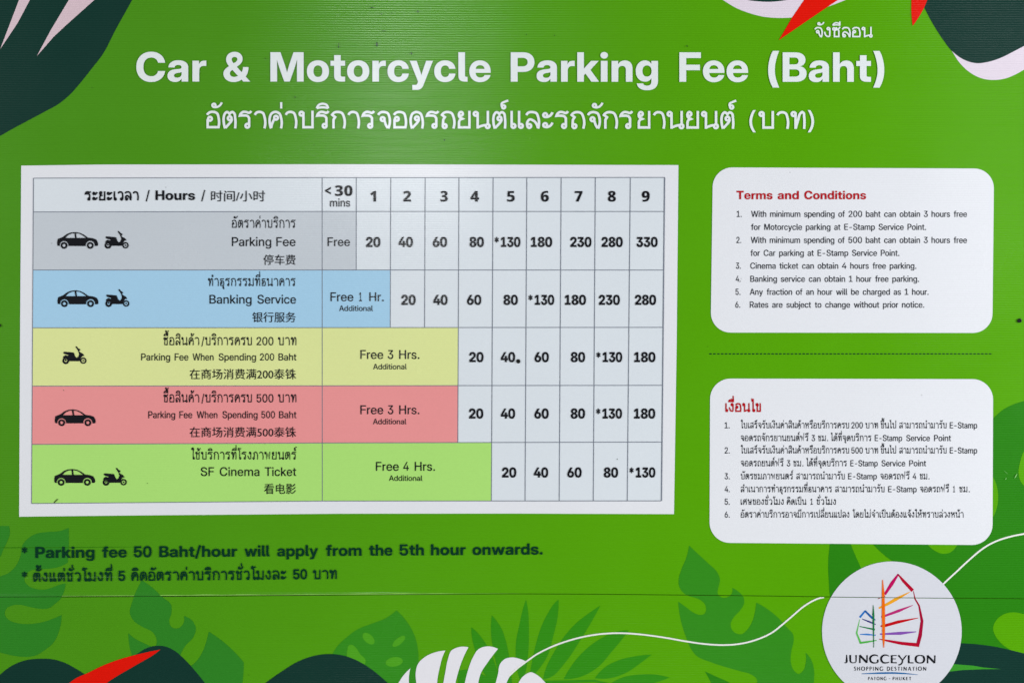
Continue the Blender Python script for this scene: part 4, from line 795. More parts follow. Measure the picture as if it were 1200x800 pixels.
# left group of monstera leaves
shape('monstera_leaf', [blob([(-89, 600, 1), (-40, 612), (10.6, 616, 1), (11.5, 625), (7.5, 636), (3.8, 643.8), (0, 652.5), (-20, 668), (-89, 690, 1)])], 1, MIDL, UPPER)
shape('monstera_leaf', [blob([(80.6, 618, 1), (70, 621.9), (55, 623), (42.5, 625), (32.5, 631), (26.3, 638.8), (24.4, 650), (18.8, 662.5), (10, 671), (0, 675), (-60, 690), (-89, 700, 1), (-89, 750, 1), (-30, 756), (0, 763.8), (15, 767.5), (30, 769), (41.3, 767.5), (52.5, 761), (62.5, 752.5), (70, 736), (72.3, 720, 1),
    (62.5, 724.3), (52.5, 727.8), (37.5, 730.4), (21.3, 729.8), (10, 725.6), (5.6, 719.4), (7.5, 712.5), (15, 708.7), (25, 708.3), (35, 710.6), (50, 712.9), (56.3, 712.3), (65, 706.5), (71.3, 700.6), (74.5, 694), (77, 683, 1), (70, 684.6), (62.5, 687.5), (52.5, 690.3), (41.3, 689.4), (33.8, 686.3), (28.8, 680), (29.4, 673.8), (35, 668.5), (43.8, 666.3), (56.3, 666), (70, 663.4), (79.4, 658.8, 1), (80.6, 640)])], 1, MIDL, 'both', 'mid green monstera leaf with deep cuts at the left edge')
shape('monstera_leaf', [blob([(166.3, 679.3, 1), (178.5, 688), (190.8, 699.4), (200.4, 708), (200.8, 717.8), (198.2, 727.5), (201.3, 734.4), (208.3, 735.8), (214.8, 730.5), (215.6, 721.3, 1), (225.8, 727.4), (229.6, 736), (226.6, 745.8), (217, 756.3), (212.6, 764), (208, 790, 1), (188, 790, 1), (182.9, 757), (183.8, 749.3), (179.4, 740.5), (166.3, 733.5), (156.6, 726.5), (152.3, 717.8), (154.9, 705.5), (159.3, 693.3)])], 1, MIDL, 'both', 'mid green leaf with a hooked lobe behind the dark hill')
shape('monstera_leaf', [blob([(150.5, 741.4, 1), (159.3, 748.4), (169.8, 753.6), (178, 757.2, 1), (178, 790, 1), (160, 790, 1), (154.9, 768.5), (151.6, 755)])], 1, MIDL, LOWER)
shape('monstera_leaf', [blob([(244.7, 739.6, 1), (259, 749.3), (273, 761.5), (285.6, 775.5, 1), (285.2, 789.5), (280, 820), (268, 859, 1), (200, 859, 1), (215, 783, 1), (224.9, 779), (234.5, 768.5), (240.6, 755.4), (243.3, 745.8)])], 1, MIDL, LOWER)
LEAF = mat('print_mid_leaf_green', (50, 136, 26))
shape('oval_hole_leaf', [blob([(464.6, 714.6, 1), (452, 723.9), (436.3, 730), (418.8, 737), (404.8, 747.5), (394.3, 758), (388, 770), (386, 800), (396, 859, 1), (488, 859, 1), (487.5, 800), (489.8, 782.5), (490.3, 765), (487, 747.5), (478.3, 730)])], 1, LEAF, LOWER, 'green leaf with four light oval holes')
for q in ([circle(431.9, 747.6, 8.6, 20, 5.0, 0.75)], [circle(467.4, 750.8, 9.3, 20, 3.8, -0.70)], [circle(462, 774.8, 10.2, 20, 5.6, -0.16)],
          [blob([(407.2, 760), (408.2, 756), (411.8, 754.7), (417, 758), (422, 765.5), (428.5, 772.5), (426, 780), (408, 776)])]):
    shape('leaf_hole', [poly(c) for c in q], 2, SPOT, LOWER)

# palm fan
PALM = mat('print_palm_green', (48, 138, 16))
for p in ([(536, 786, 1), (548, 784), (566, 790), (583, 801), (590, 840, 1), (540, 840, 1)],
          [(552.3, 734.4, 1), (559.3, 740.5), (566.3, 749.3), (574, 762), (581, 780), (588, 801), (596, 840, 1), (575, 800), (563, 780), (557, 762), (553, 745)],
          [(576.4, 720.4, 1), (581, 725.8), (587.3, 735.3), (592.5, 749.3), (596, 765), (600, 800), (600, 840, 1), (588, 801), (581, 775), (577.3, 756), (575.5, 738.8)],
          [(616.5, 702, 1), (613.5, 711), (608.3, 733.5), (604.8, 751), (604.4, 768.5), (606.5, 786), (611, 800, 1), (616, 786), (619, 765), (619.8, 738.8), (618.5, 712.5)],
          [(654.6, 702, 1), (651, 705), (643.3, 716), (634.5, 733.5), (627.5, 756.3), (622.5, 780), (620, 795, 1), (626, 790), (631, 784), (640.5, 770), (648.5, 744), (653.5, 722)],
          [(703.6, 709, 1), (690.5, 717.8), (674.8, 730), (660.8, 745.8), (648.5, 765), (639.8, 782.5), (636.5, 795.5, 1), (645, 793), (662.5, 775.5), (680, 749.5), (694, 726.5)],
          [(736.9, 737.9, 1), (722, 739.8), (702.8, 748.4), (685.3, 761.5), (669.5, 779.8), (660.5, 795.3, 1), (680, 792.5), (701, 780.8), (716.8, 763), (729, 748.5)],
          [(763.6, 766.3, 1), (745, 768.3), (725, 773), (710, 780.5), (697, 794, 1), (715, 794), (735, 787), (751, 776)],
          [(784.6, 793.2, 1), (766.7, 789.7), (750, 789.8), (730, 793), (712, 803, 1), (740, 804), (765, 800)],
          [(624, 797.3, 1), (697, 795.8, 1), (740, 806, 1), (697, 798.6, 1), (624, 800.5, 1)]):
    shape('palm_leaflet', [blob(p)], 1, PALM, LOWER)

# right group
shape('monstera_leaf', [blob([(807.5, 638.8, 1), (813.8, 644.8), (830, 659.8), (841, 671), (843.6, 678.8), (841.8, 688), (841, 695), (846.3, 699.8), (853, 699), (857.6, 695), (858, 688.3, 1), (865, 692.5), (871.2, 699.4), (872, 706), (867.5, 714.4), (860, 722.5), (856.2, 730), (857.4, 736.8), (862.5, 741.6), (868.8, 742.6), (876, 737), (882.3, 726), (885, 715), (886.3, 705.6, 1),
    (896, 711), (908.8, 720.6), (922.4, 735), (929.4, 743), (930, 750), (927.4, 761.5), (926.7, 775), (929.2, 783.5), (936, 789), (941.4, 785), (944.2, 776.6), (944, 764, 1), (950, 771.5), (954, 785), (953.5, 800), (945, 859, 1), (870, 859, 1), (886.5, 805), (886.9, 795), (880, 789.5), (867.5, 785.8), (850, 780.8), (832.5, 775), (816, 767.5), (809.5, 759), (804.5, 747), (798.8, 730), (796, 716), (794.8, 704.4, 1), (804, 711), (813.8, 718), (820.5, 720.1), (825.6, 718.6), (827.5, 713.6), (826, 707.3), (821, 702.6), (814, 699.6), (806, 697.3), (800.5, 693.6), (796.3, 687.5), (795.2, 680), (798.8, 666.3), (804.5, 652.5)])], 1, LEAF, 'both', 'mid green monstera leaf left of the round logo')
shape('monstera_leaf', [blob([(826, 786, 1), (840, 792.5), (855, 799.5), (880, 830), (890, 859, 1), (850, 859, 1), (836, 805)])], 1, MIDR, LOWER)
shape('monstera_leaf', [blob([(974, 620, 1), (972.3, 638), (970.6, 657.5), (971.2, 680), (972.5, 697.5), (985, 740, 1), (1030, 730, 1), (1010, 668), (996.9, 637), (992, 620, 1)])], 1, MIDR, 'both')
shape('monstera_leaf', [blob([(1289, 440, 1), (1240, 455), (1200, 469.6), (1188, 473.5), (1176, 479.5), (1165.5, 488.5), (1140, 515), (1060, 590), (1010, 618, 1), (1023.8, 638), (1037.5, 651), (1052, 662), (1068, 700), (1090, 740), (1110, 790), (1120, 859, 1), (1289, 859, 1)]),
    blob([(1172, 500), (1172, 500.5), (1172.5, 500)], True)], 1, MIDR, 'both', 'broad deep green monstera leaf running down the right side')
for p in ([(1155, 548), (1165.5, 562), (1169.6, 580), (1168.6, 592), (1165, 603), (1150, 620)],
          [(1212, 522), (1200, 528.5), (1195.3, 541), (1193.4, 553), (1196.6, 565), (1203, 571), (1220, 570), (1235, 545), (1230, 525)],
          [(1084, 630), (1088, 638.8), (1094, 644), (1104, 648.3), (1113.8, 646.6), (1121, 639), (1124, 630)],
          [(1165, 730), (1163.6, 736), (1166, 743.8), (1172.5, 752.5), (1184, 761), (1198.8, 767), (1225, 772), (1240, 750), (1225, 725), (1200, 719), (1190, 717), (1180, 717.8), (1171, 722.3)]):
    shape('leaf_hole', [blob(p)], 2, GREEN, LOWER if p[0][1] > 700 else UPPER)
shape('dark_leaf', [blob([(1020, 752, 1), (1090, 751), (1126, 753), (1143.8, 754.2), (1165, 757), (1183.8, 761), (1200, 765), (1245, 778), (1289, 798, 1), (1289, 859, 1), (1020, 859, 1)])], 3, DARK, LOWER, 'dark green leaf in the bottom right corner')
shape('leaf_slit', [poly([(1080, 770), (1118.8, 777.5), (1140, 779.2), (1152.5, 781.3), (1173, 783.2), (1152.5, 783.4), (1127.5, 784.4), (1080, 790)])], 4, mat('print_slit_green', (56, 146, 40)), LOWER)

# dark hills and red blade along the bottom
shape('dark_leaf', [blob([(-89, 850, 1), (-40, 815), (0, 790), (7.5, 783.8), (18.8, 777), (31.3, 772.8), (47.5, 771.2), (62.5, 772), (75, 775.6), (87.5, 782), (98.8, 789), (125, 812), (150, 859, 1), (-89, 859, 1)])], 2, DARK, LOWER, 'dark rounded leaf in the bottom left corner')
shape('dark_leaf', [blob([(88, 859, 1), (100, 810), (125, 786), (161, 765.3), (171.5, 759), (182, 756.2), (194.3, 757), (204.8, 762), (215.3, 771), (227.5, 784), (239.8, 799), (262, 830), (285, 859, 1)])], 2, DARK, LOWER, 'dark pointed leaf behind the red blade')
shape('red_blade', [blob([(20, 855, 1), (55, 820), (80.6, 800), (90, 793.6), (102.5, 788), (118.8, 780), (135, 773.6), (150, 769), (166, 765), (188, 760.4, 1), (180.3, 766.4), (166.3, 774.6), (150, 784), (140, 789.8), (125, 799.5), (90, 830), (70, 855, 1)])], 3, RED, LOWER)
shape('dark_leaf', [blob([(250, 859, 1), (280, 825), (310.6, 800), (329, 787), (350, 774.2), (369.8, 767.4), (385.5, 765.7), (401.3, 767.2), (418.8, 773.4), (436.3, 784.3), (453.8, 799), (480, 825), (500, 859, 1)])], 3, DARK, LOWER, 'dark rounded leaf left of the white fronds')
FROND = mat('print_frond_white', (226, 224, 230), grain=0.08, rib=0.06)
for p in ([(481, 782.3, 1), (479.2, 793), (479.8, 806), (484, 859, 1), (445, 859, 1), (452, 822), (466, 801), (473, 790.4)],
          [(522, 761.5, 1), (508, 764.2), (497.5, 769.4), (489.8, 777.3), (487.2, 787), (488, 801), (495, 859, 1), (508, 859, 1), (511.8, 805), (513.3, 791), (515.9, 779), (518.6, 769)],
          [(549, 757.7, 1), (536, 757.9), (529, 761.5), (524.8, 772), (522, 786), (519, 803), (517, 859, 1), (531, 859, 1), (533, 803), (536.7, 788), (541.3, 773.8)],
          [(583.6, 759.6, 1), (568, 757), (561, 759.8), (554, 770), (548.6, 784.3), (544.4, 801), (540, 859, 1), (556, 859, 1), (559.8, 803), (563.6, 787.8), (571.5, 775.5)],
          [(616.8, 774.6, 1), (608.3, 771), (599.5, 769.6), (591.5, 771.5), (586, 777.3), (583.6, 789), (580, 803), (574, 859, 1), (588, 859, 1), (592.5, 802), (597.8, 791.3), (606.5, 782.5)],
          [(622.3, 786.9), (629.8, 790.4), (639.8, 800), (655, 825), (655, 859, 1), (590, 859, 1), (598, 815), (606.5, 801), (613.5, 791.3)]):
    shape('white_frond', [blob(p)], 3, FROND, LOWER)

# white line that sweeps through the logo
sw = smooth([(596, 792), (605, 783.5), (616.1, 775), (627.5, 766.9), (645, 757.8), (662.5, 751.2), (680, 746.3), (697.5, 743), (715, 741.4), (732.5, 741.3), (750, 742.6), (780, 746.6), (805, 751), (830, 754.3), (848.8, 755.1), (867.5, 753.6), (886, 749), (905, 740.3), (917.5, 730.5), (930, 719.8), (941, 710.5), (952.5, 703.4), (959, 700.6), (965.6, 699.3)], closed=False)
shape('white_line', [ribbon(sw, 1.9)], 4, MINT, 'both')
sw = smooth([(1100, 689), (1105, 684), (1120, 670), (1137.5, 653.8), (1150, 643.4), (1159, 637.6), (1168.8, 633), (1185, 628), (1200, 625), (1240, 619), (1289, 615)], closed=False)
shape('white_line', [ribbon(sw, 1.9)], 4, MINT, UPPER)

# ------------------------------------------------------------------ headings
TITLE = mat('print_title_white', (224, 230, 240), grain=0.08, rib=0.06)
lettering_words('title_word', [('Car', 160, 242), ('&', 262, 293.5), ('Motorcycle', 317, 575), ('Parking', 598.5, 771), ('Fee', 796, 876.5), ('(Baht)', 900, 1036)], (160, 96, 1036, 96.3), 34.4, 'bold', TITLE, UPPER)
lettering_words('thai_title_word', [('อัตราค่าบริการ', 241.7, 439.7), ('จอดรถยนต์', 442, 596), ('และรถจักร', 598, 742), ('ยานยนต์', 747, 863), ('(', 878, 885.5), ('บาท', 888.5, 944), (')', 946.3, 953.8)], (242, 150.8, 954, 151.3), 20.8, 'regular', TITLE, UPPER, thai_w=14)
lettering('venue_text', [('จังซีลอน', 954, 1022.5)], 44.2, 12.2, 'regular', TITLE, UPPER, thai_w=14)

# ------------------------------------------------------------------ price table
TABLE = shape('price_table', [[(25, 194.3), (120, 193), (400, 192.6), (795, 193.6), (793, 400), (789.8, 602), (600, 601.3), (400, 601.5), (150, 603.6), (22.6, 605), (23.6, 400)][::-1]], 3, WHITE, UPPER, 'white price table with coloured rows')
CELL = mat('print_cell_grey_white', (215, 221, 227), grain=0.08, rib=0.06)
LINE = mat('print_table_line', (112, 118, 132)); BLACK = mat('print_black', (20, 21, 26))
ROWS = [(209, 208.4, 208.2), (248.5, 248, 248), (316.4, 316.4, 316.5), (384, 383.8, 383.5), (452.2, 451.8, 451.3), (520.4, 518.7, 517.6), (589.5, 586.6, 586.4)]
COLS = [(39.5, 37.3), (377.6, 377.8), (417.6, 417.2), (458, 456.6), (498.3, 496.8), (537.9, 536.2), (577.9, 575.8), (617.4, 615.3), (657.6, 655.3), (697.6, 695.2), (738.6, 735), (778.7, 775)]
def ry(r, x):
    a, b, c = ROWS[r]
    return a + (b - a) * (x - 38) / 340 if x < 378 else b + (c - b) * (x - 378) / 400
def cx(c, y): return COLS[c][0] + (COLS[c][1] - COLS[c][0]) * (y - 208) / 378
def corner(c, r):
    y = ry(r, COLS[c][0]); x = cx(c, y); return (x, ry(r, x))
def quad(c0, r0, c1, r1):
    m = [corner(1, r0)] if c0 < 1 < c1 else []; n = [corner(1, r1)] if c0 < 1 < c1 else []
    return [corner(c0, r0)] + m + [corner(c1, r0), corner(c1, r1)] + n + [corner(c0, r1)]
shape('table_ground', [poly(quad(0, 0, 11, 6))], 4, CELL, TABLE)
for r, c, rgb, nm in ((1, 2, (193, 199, 206), 'print_row_grey'), (2, 3, (162, 202, 228), 'print_row_blue'), (3, 5, (217, 224, 152), 'print_row_yellow'), (4, 5, (250, 146, 146), 'print_row_red'), (5, 6, (170, 220, 116), 'print_row_green')):
    shape('row_band', [poly(quad(0, r, c, r + 1))], 5, mat(nm, rgb, grain=0.10, rib=0.06), TABLE)
def rule(a, b, w=0.85): shape('ruled_line', [poly(ribbon([a, b], w))], 6, LINE, TABLE)
for r in range(7):
    rule(corner(0, r), corner(1, r)); rule(corner(1, r), corner(11, r))
for c, spans in {0: [(0, 6)], 1: [(0, 6)], 2: [(0, 2)], 3: [(0, 3)], 4: [(0, 3)], 5: [(0, 5)], 6: [(0, 6)], 7: [(0, 6)], 8: [(0, 6)], 9: [(0, 6)], 10: [(0, 6)], 11: [(0, 6)]}.items():
    for a, b in spans: rule(corner(c, a), corner(c, b), 1.3 if c == 11 else 0.85)

TL = 8
def row_text(name, words, base, cap, font='text', **k): return lettering(name, words, base, cap, font, BLACK, TABLE, layer=TL, **k)
row_text('header_text', [('ระยะเวลา', 99.2, 163)], 235, 10.6, thai_w=18.5)
row_text('header_text', [('Hours', 182.5, 228.8)], 234.6, 11.2, 'bold')
row_text('header_text', [('/', 171, 175.8)], 234.6, 11.2); row_text('header_text', [('/', 236, 240.8)], 234.6, 11.2)
han('header_text', '时间/小时', 247.5, 310.8, 223.6, 236.4, BLACK, TABLE, TL)
row_text('header_text', [('<', 381, 388), ('30', 392.6, 413.2)], 229.8, 12.2, 'header')
row_text('header_text', [('mins', 386.8, 410.4)], 242.3, 9.4)
for d, x0, x1 in (('1', 434, 440.8), ('2', 472.6, 481.8), ('3', 516.2, 524.8), ('4', 551.4, 561.4), ('5', 594.3, 603.2), ('6', 633.8, 643.1), ('7', 673.4, 682.6), ('8', 712.3, 721.6), ('9', 752.1, 761.3)):
    row_text('hour_number', [(d, x0, x1)], 236.4, 12.3, 'header')
row_text('row_text', [('อัตราค่าบริการ', 272, 346.5)], 267.2, 9.6, thai_w=12)
row_text('row_text', [('Parking', 272, 318), ('Fee', 324, 346.5)], 288.5, 10.5)
han('row_text', '停车费', 308.8, 346.6, 298.4, 310.5, BLACK, TABLE, TL)
row_text('row_text', [('ทำธุรกรรมที่ธนาคาร', 244, 346.5)], 335.2, 9.4, thai_w=12)
row_text('row_text', [('Banking', 245.7, 295), ('Service', 302, 347)], 355.8, 10.3)
han('row_text', '银行服务', 296, 346.8, 365.6, 377.6, BLACK, TABLE, TL)
for dy, n in ((0, '200'), (66.8, '500')):
    row_text('row_text', [('ซื้อสินค้า/บริการครบ', 191.8, 295.3), (n, 300.9, 320.6), ('บาท', 326, 347.5)], 404.4 + dy, 9.6, thai_w=12.8)
row_text('row_text', [('Parking', 165.7, 199.6), ('Fee', 205, 221), ('When', 226, 250.5), ('Spending', 256.6, 300.2), ('200', 304.9, 321.4), ('Baht', 326.6, 347.5)], 422.2, 8.2)
row_text('row_text', [('Parking', 174, 205.5), ('Fee', 210.5, 225.5), ('When', 230.8, 255), ('Spending', 261, 302), ('500', 306.5, 322.4), ('Baht', 327.2, 347.5)], 489.7, 8.2)
han('row_text', '在商场消费满200泰铢', 222.5, 347, 432, 444.2, BLACK, TABLE, TL)
han('row_text', '在商场消费满500泰铢', 222.5, 347, 500, 512, BLACK, TABLE, TL)
row_text('row_text', [('ใช้บริการที่โรงภาพยนตร์', 224.4, 348)], 538, 9.2, thai_w=12.8)
row_text('row_text', [('SF', 235.5, 251), ('Cinema', 257.8, 304.2), ('Ticket', 310.6, 347.2)], 557.3, 10.3)
han('row_text', '看电影', 309.6, 347, 566.2, 578.4, BLACK, TABLE, TL)
row_text('free_text', [('Free', 384, 410.2)], 288.5, 10.2)
for a, b, c, y0, x0, x1, y1 in ((387.4, '1', 'Hr.', 353, 397.6, 437, 364.4), (422.4, '3', 'Hrs.', 420.4, 437.4, 476.6, 432.6), (422.4, '3', 'Hrs.', 485, 437.2, 476.2, 496.8), (440.6, '4', 'Hrs.', 551.2, 456, 495, 563)):
    row_text('free_text', [('Free', a, a + 26.8), (b, a + (33.6 if b == '1' else 32.2), a + (36.8 if b == '1' else 38.6)), (c, a + 45.5, a + (62.3 if b == '1' else 69.2))], y0, 10.4)
    row_text('additional_text', [('Additional', x0, x1)], y1, 6.4)
FIG = [(289.6, [('20', 437.5), ('40', 475.6), ('60', 515.6), ('80', 558.7), ('*130', 594.7), ('180', 634.7), ('230', 680.7), ('280', 717.3), ('330', 758.2)]),
       (357.3, [('20', 478.8), ('40', 516.2), ('60', 555.7), ('80', 598.5), ('*130', 634.3), ('180', 674.3), ('230', 714), ('280', 756.4)]),
       (424.2, [('20', 558.3), ('40', 595.3), ('60', 634.8), ('80', 677.3), ('*130', 713.9), ('180', 755.6)]),
       (490.2, [('20', 558.0), ('40', 595.3), ('60', 634.6), ('80', 677.2), ('*130', 713.7), ('180', 755.4)]),
       (559.1, [('20', 596.7), ('40', 634), ('60', 673.2), ('80', 715.9), ('*130', 752.7)])]
for y, row in FIG:
    for s, x in row:
        w = {2: 16.8, 3: 24.8, 4: 30.4}[len(s)] / 2
        row_text('fee_figure', [(s, x - w, x + w)], y, 11.8, 'figure')

# vehicle pictograms, drawn on a 12-to-1 grid
def arc(cx_, cy_, r, a0, a1, n=10): return [(cx_ + r*math.cos(math.radians(a0 + (a1-a0)*i/n)), cy_ - r*math.sin(math.radians(a0 + (a1-a0)*i/n))) for i in range(n+1)]
CAR = [poly([(95, 277), (88, 258), (90, 215), (97, 182), (140, 166), (172, 152), (225, 112), (285, 90), (345, 85), (405, 95), (460, 120), (520, 162), (585, 170), (635, 187), (658, 225), (664, 258), (655, 280), (620, 281)] + arc(553, 272, 64, -8, 188) + arc(185, 272, 62, -8, 188)),
       poly([(203, 167), (240, 128), (290, 106), (330, 102), (340, 167)], True), poly([(362, 167), (352, 102), (400, 108), (448, 132), (493, 167)], True)]
for wx in (185, 553): CAR += [poly(circle(wx, 272, 48, 24)), poly(circle(wx, 272, 22, 18), True)]
SCOOTER = [poly([(766, 153), (790, 145), (850, 150), (915, 157), (925, 185), (932, 206), (955, 232), (978, 214), (990, 180), (974, 130), (937, 76), (955, 68), (974, 94), (1002, 110), (1006, 124), (988, 132), (1002, 152), (1042, 172), (1064, 204), (1034, 206), (1010, 240), (998, 278), (852, 278), (836, 240), (800, 222), (768, 236), (762, 225), (778, 205), (800, 192), (832, 205), (838, 192), (800, 182), (774, 172)]),
           poly(circle(802, 272, 47, 24)), poly(circle(802, 268, 22, 16), True), poly(circle(802, 264, 12, 12)),
           poly(circle(1048, 270, 45, 24)), poly(circle(1048, 270, 26, 18), True), poly(circle(1048, 270, 11, 12))]
def icon(name, data, dx, dy):
    shape(name, [[(60 + x/12 + dx, 265 + y/12 + dy) for x, y in c] for c in data], TL, BLACK, TABLE)
for n, d, dx, dy in (('car_icon', CAR, 0, 0), ('scooter_icon', SCOOTER, 0, 0), ('car_icon', CAR, .4, 68.1), ('scooter_icon', SCOOTER, .8, 68.1), ('scooter_icon', SCOOTER, -49.4, 134.9), ('car_icon', CAR, -2.8, 207.3), ('car_icon', CAR, -3.4, 277), ('scooter_icon', SCOOTER, -2.2, 277)):
    icon(n, d, dx, dy)

# ------------------------------------------------------------------ the two cards of conditions
def card(x0t, x1t, x0b, x1b, yl, yr, bl, br, r, label):
    def cor(x, y, sx, sy, a0): return [(x + sx*r + r*math.cos(math.radians(a0 + 9*k)), y + sy*r - r*math.sin(math.radians(a0 + 9*k))) for k in range(11)]
    p = cor(x1t, yr, -1, 1, 0) + cor(x0t, yl, 1, 1, 90) + cor(x0b, bl, 1, -1, 180) + cor(x1b, br, -1, -1, 270)
    return shape('conditions_card', [poly(p)], 3, WHITE, UPPER, label)
CARD = card(835, 1164.5, 833, 1163, 196.4, 197.6, 389.6, 390, 23, 'white card of conditions in English')
HEAD = mat('print_heading_red', (176, 18, 28)); BODY = mat('print_body_black', (30, 33, 42))
lettering('heading_text', [('Terms', 863, 905.2), ('and', 911.3, 936), ('Conditions', 942.4, 1014.8)], 233.7, 9.9, 'bold', HEAD, CARD)
def spread(s, x0, x1):
    """words of a line placed with the wide word gaps of the print"""
    ws = s.split(' ')
    wid = []
    for w in ws:
        p, _ = lay_word(w, 'text', 14, 1); wid.append(max(a[0] for a in p) - min(a[0] for a in p))
    gap = 72
    k = (x1 - x0) / (sum(wid) + gap * (len(ws) - 1)); x = x0; r = []
    for w, l in zip(ws, wid): r.append((w, x, x + l*k)); x += (l + gap) * k
    return r
for i, (n, s, x0, x1, y) in enumerate([('1.', 'With minimum spending of 200 baht can obtain 3 hours free', 880.2, 1132.9, 254.4), (None, 'for Motorcycle parking at E-Stamp Service Point.', 880.2, 1085, 269.6),
        ('2.', 'With minimum spending of 500 baht can obtain 3 hours free', 879.8, 1132.9, 284.9), (None, 'for Car parking at E-Stamp Service Point.', 879.5, 1053.7, 300),
        ('3.', 'Cinema ticket can obtain 4 hours free parking.', 879.2, 1073.6, 315), ('4.', 'Banking service can obtain 1 hour free parking.', 879.2, 1076.8, 330.3),
        ('5.', 'Any fraction of an hour will be charged as 1 hour.', 878.6, 1087.9, 345.5), ('6.', 'Rates are subject to change without prior notice.', 878.6, 1082.8, 360.5)]):
    w = spread(s, x0, x1)
    if n: lettering('item_number', [(n, 863.4 - i*0.25, 869 - i*0.25)], y, 7.2, 'text', BODY, CARD)
    (lettering_words if len(s) < 50 else lettering)('text_word' if len(s) < 50 else 'text_line', w, y, 7.2, 'text', BODY, CARD)

CARD2 = card(832, 1163.6, 831.4, 1163, 443.4, 444, 635.6, 638, 24, 'white card of conditions in Thai')
lettering('heading_text', [('เงื่อนไข', 849.8, 891.6)], 482.3, 10.2, 'bold', HEAD, CARD2, thai_w=18)
def spans(y, n, *ws):
    w = ([(n, 849.2, 855)] if n else []) + list(ws)
    (lettering_words if len(s) < 50 else lettering)('text_word' if len(s) < 50 else 'text_line', w, y, 7.2, 'text', BODY, CARD2, thai_w=12.5, thai_scale=0.92)
for y, n in ((501.6, '200'), (531, '500')):
    spans(y, '1.' if n == '200' else '2.', ('ใบเสร็จรับเงินค่าสินค้าหรือบริการครบ', 868.1, 994.8), (n, 997.6, 1011), ('บาท', 1014, 1028.8), ('ขึ้นไป', 1031.8, 1049.9), ('สามารถนำมารับ', 1053.7, 1109), ('E-Stamp', 1112.9, 1144.9))
spans(516.5, None, ('จอดรถจักรยานยนต์ฟรี', 868, 947.3), ('3', 951, 955), ('ชม.', 958.7, 970.3), ('ได้ที่จุดบริการ', 973.6, 1021), ('E-Stamp', 1025, 1057), ('Service', 1062, 1089.5), ('Point', 1094.5, 1114.2))
spans(546, None, ('จอดรถยนต์ฟรี', 868, 918), ('3', 922, 926), ('ชม.', 929.6, 941.3), ('ได้ที่จุดบริการ', 944.8, 992.3), ('E-Stamp', 996.4, 1028.4), ('Service', 1033, 1060.7), ('Point', 1065.4, 1085))
spans(561.2, '3.', ('บัตรชมภาพยนตร์', 868, 929.6), ('สามารถนำมารับ', 933, 989.7), ('E-Stamp', 993.8, 1027.4), ('จอดรถฟรี', 1031.5, 1065.7), ('4', 1069.5, 1073.6), ('ชม.', 1077.8, 1089))
spans(576.3, '4.', ('สำเนาการทำธุรกรรมที่ธนาคาร', 868, 974.8), ('สามารถนำมารับ', 978.6, 1036.3), ('E-Stamp', 1040.7, 1074), ('จอดรถฟรี', 1078, 1112), ('1', 1116.7, 1119), ('ชม.', 1124, 1136.3))
spans(591, '5.', ('เศษของชั่วโมง', 868, 918.2), ('คิดเป็น', 922, 944.8), ('1', 949.6, 952.4), ('ชั่วโมง', 956.8, 979.3))
spans(606, '6.', ('อัตราค่าบริการอาจมีการเปลี่ยนแปลง', 868, 995), ('โดยไม่จำเป็นต้องแจ้งให้ทราบล่วงหน้า', 999.2, 1129))

NOTE = mat('print_note_green', (3, 52, 32))
dash = []
x = 831.2
while x < 1163:
    dash.append(poly([(x, 413.9), (x + 2.9, 413.9), (x + 2.9, 415.1), (x, 415.1)])); x += 4.55
pts, tris = [], []
for d in dash:
    n = len(pts); pts += d; tris.append((n, n+1, n+2, n+3))
decal('dashed_line', pts, tris, 2, NOTE, UPPER)
nb = (42, 653.3, 636, 649.2)
lettering_words('footnote_word', [('*', 25.6, 32.4), ('Parking', 41.7, 111), ('fee', 120, 148.7), ('50', 157, 177.8), ('Baht/hour', 186.8, 278), ('will', 286.7, 316), ('apply', 325, 372.8), ('from', 382, 423.8), ('the', 432.6, 460), ('5th', 468.2, 496.8), ('hour', 505, 545.8), ('onwards.', 553.8, 636)], nb, 13.1, 'bold', NOTE, UPPER)
lettering_words('footnote_word', [('*', 25.6, 32.4), ('ตั้งแต่ชั่วโมงที่', 39, 131.8), ('5', 138.8, 147), ('คิดอัตราค่าบริการชั่วโมงละ', 154, 335.7), ('50', 343.6, 360), ('บาท', 366.8, 394.8)], (39, 681, 395, 677.8), 11.9, 'bold', NOTE, UPPER, thai_w=16.5, thai_scale=0.9)

# ------------------------------------------------------------------ round logo
DISCW = mat('print_disc_white', (209, 210, 218), grain=0.08, rib=0.06)
discs = shape('logo_disc', [poly(circle(1045, 739.1, 81.8, 96))], 5, DISCW, 'both')
def stroke_print(pts, widths, rgb, layer=6):
    m = mat('print_logo_%d_%d_%d' % rgb, rgb, grain=0.1)
    c = [poly(ribbon(pts, [w * 1.2 for w in widths]))]
    p, t = triangulate([dense(q, 6) for q in c])
    for parent, side in zip(discs, (1, -1)):
        a, b = cut(p, t, side)
        if b: decal('sail_stroke', a, b, layer, m, parent)
stroke_print([(1036.6, 696), (1045, 683), (1052.4, 672.2)], [2.4, 3.6, 1.6], (184, 8, 88))
stroke_print([(1052, 672), (1058, 679.5), (1069.4, 691.6)], [1.0, 2.8, 3.4], (176, 10, 44))
stroke_print([(1070.2, 692), (1072, 701), (1076.8, 709), (1080.2, 727), (1078, 744), (1074.6, 757)], [.6, 1.3, 1.6, 2.8, 3.6, 3.4], (160, 8, 50))
stroke_print([(1030, 748), (1040, 750), (1056, 753), (1076, 755)], [.6, 2.0, 3.0, 3.6], (178, 6, 40), 7)
stroke_print([(1028.4, 701), (1037, 697.6)], [.6, 1.0], (140, 20, 50))
stroke_print([(1029.5, 712), (1040, 707), (1050, 701.3), (1066, 693)], [1.6, 2.8, 3.2, .6], (232, 158, 32))
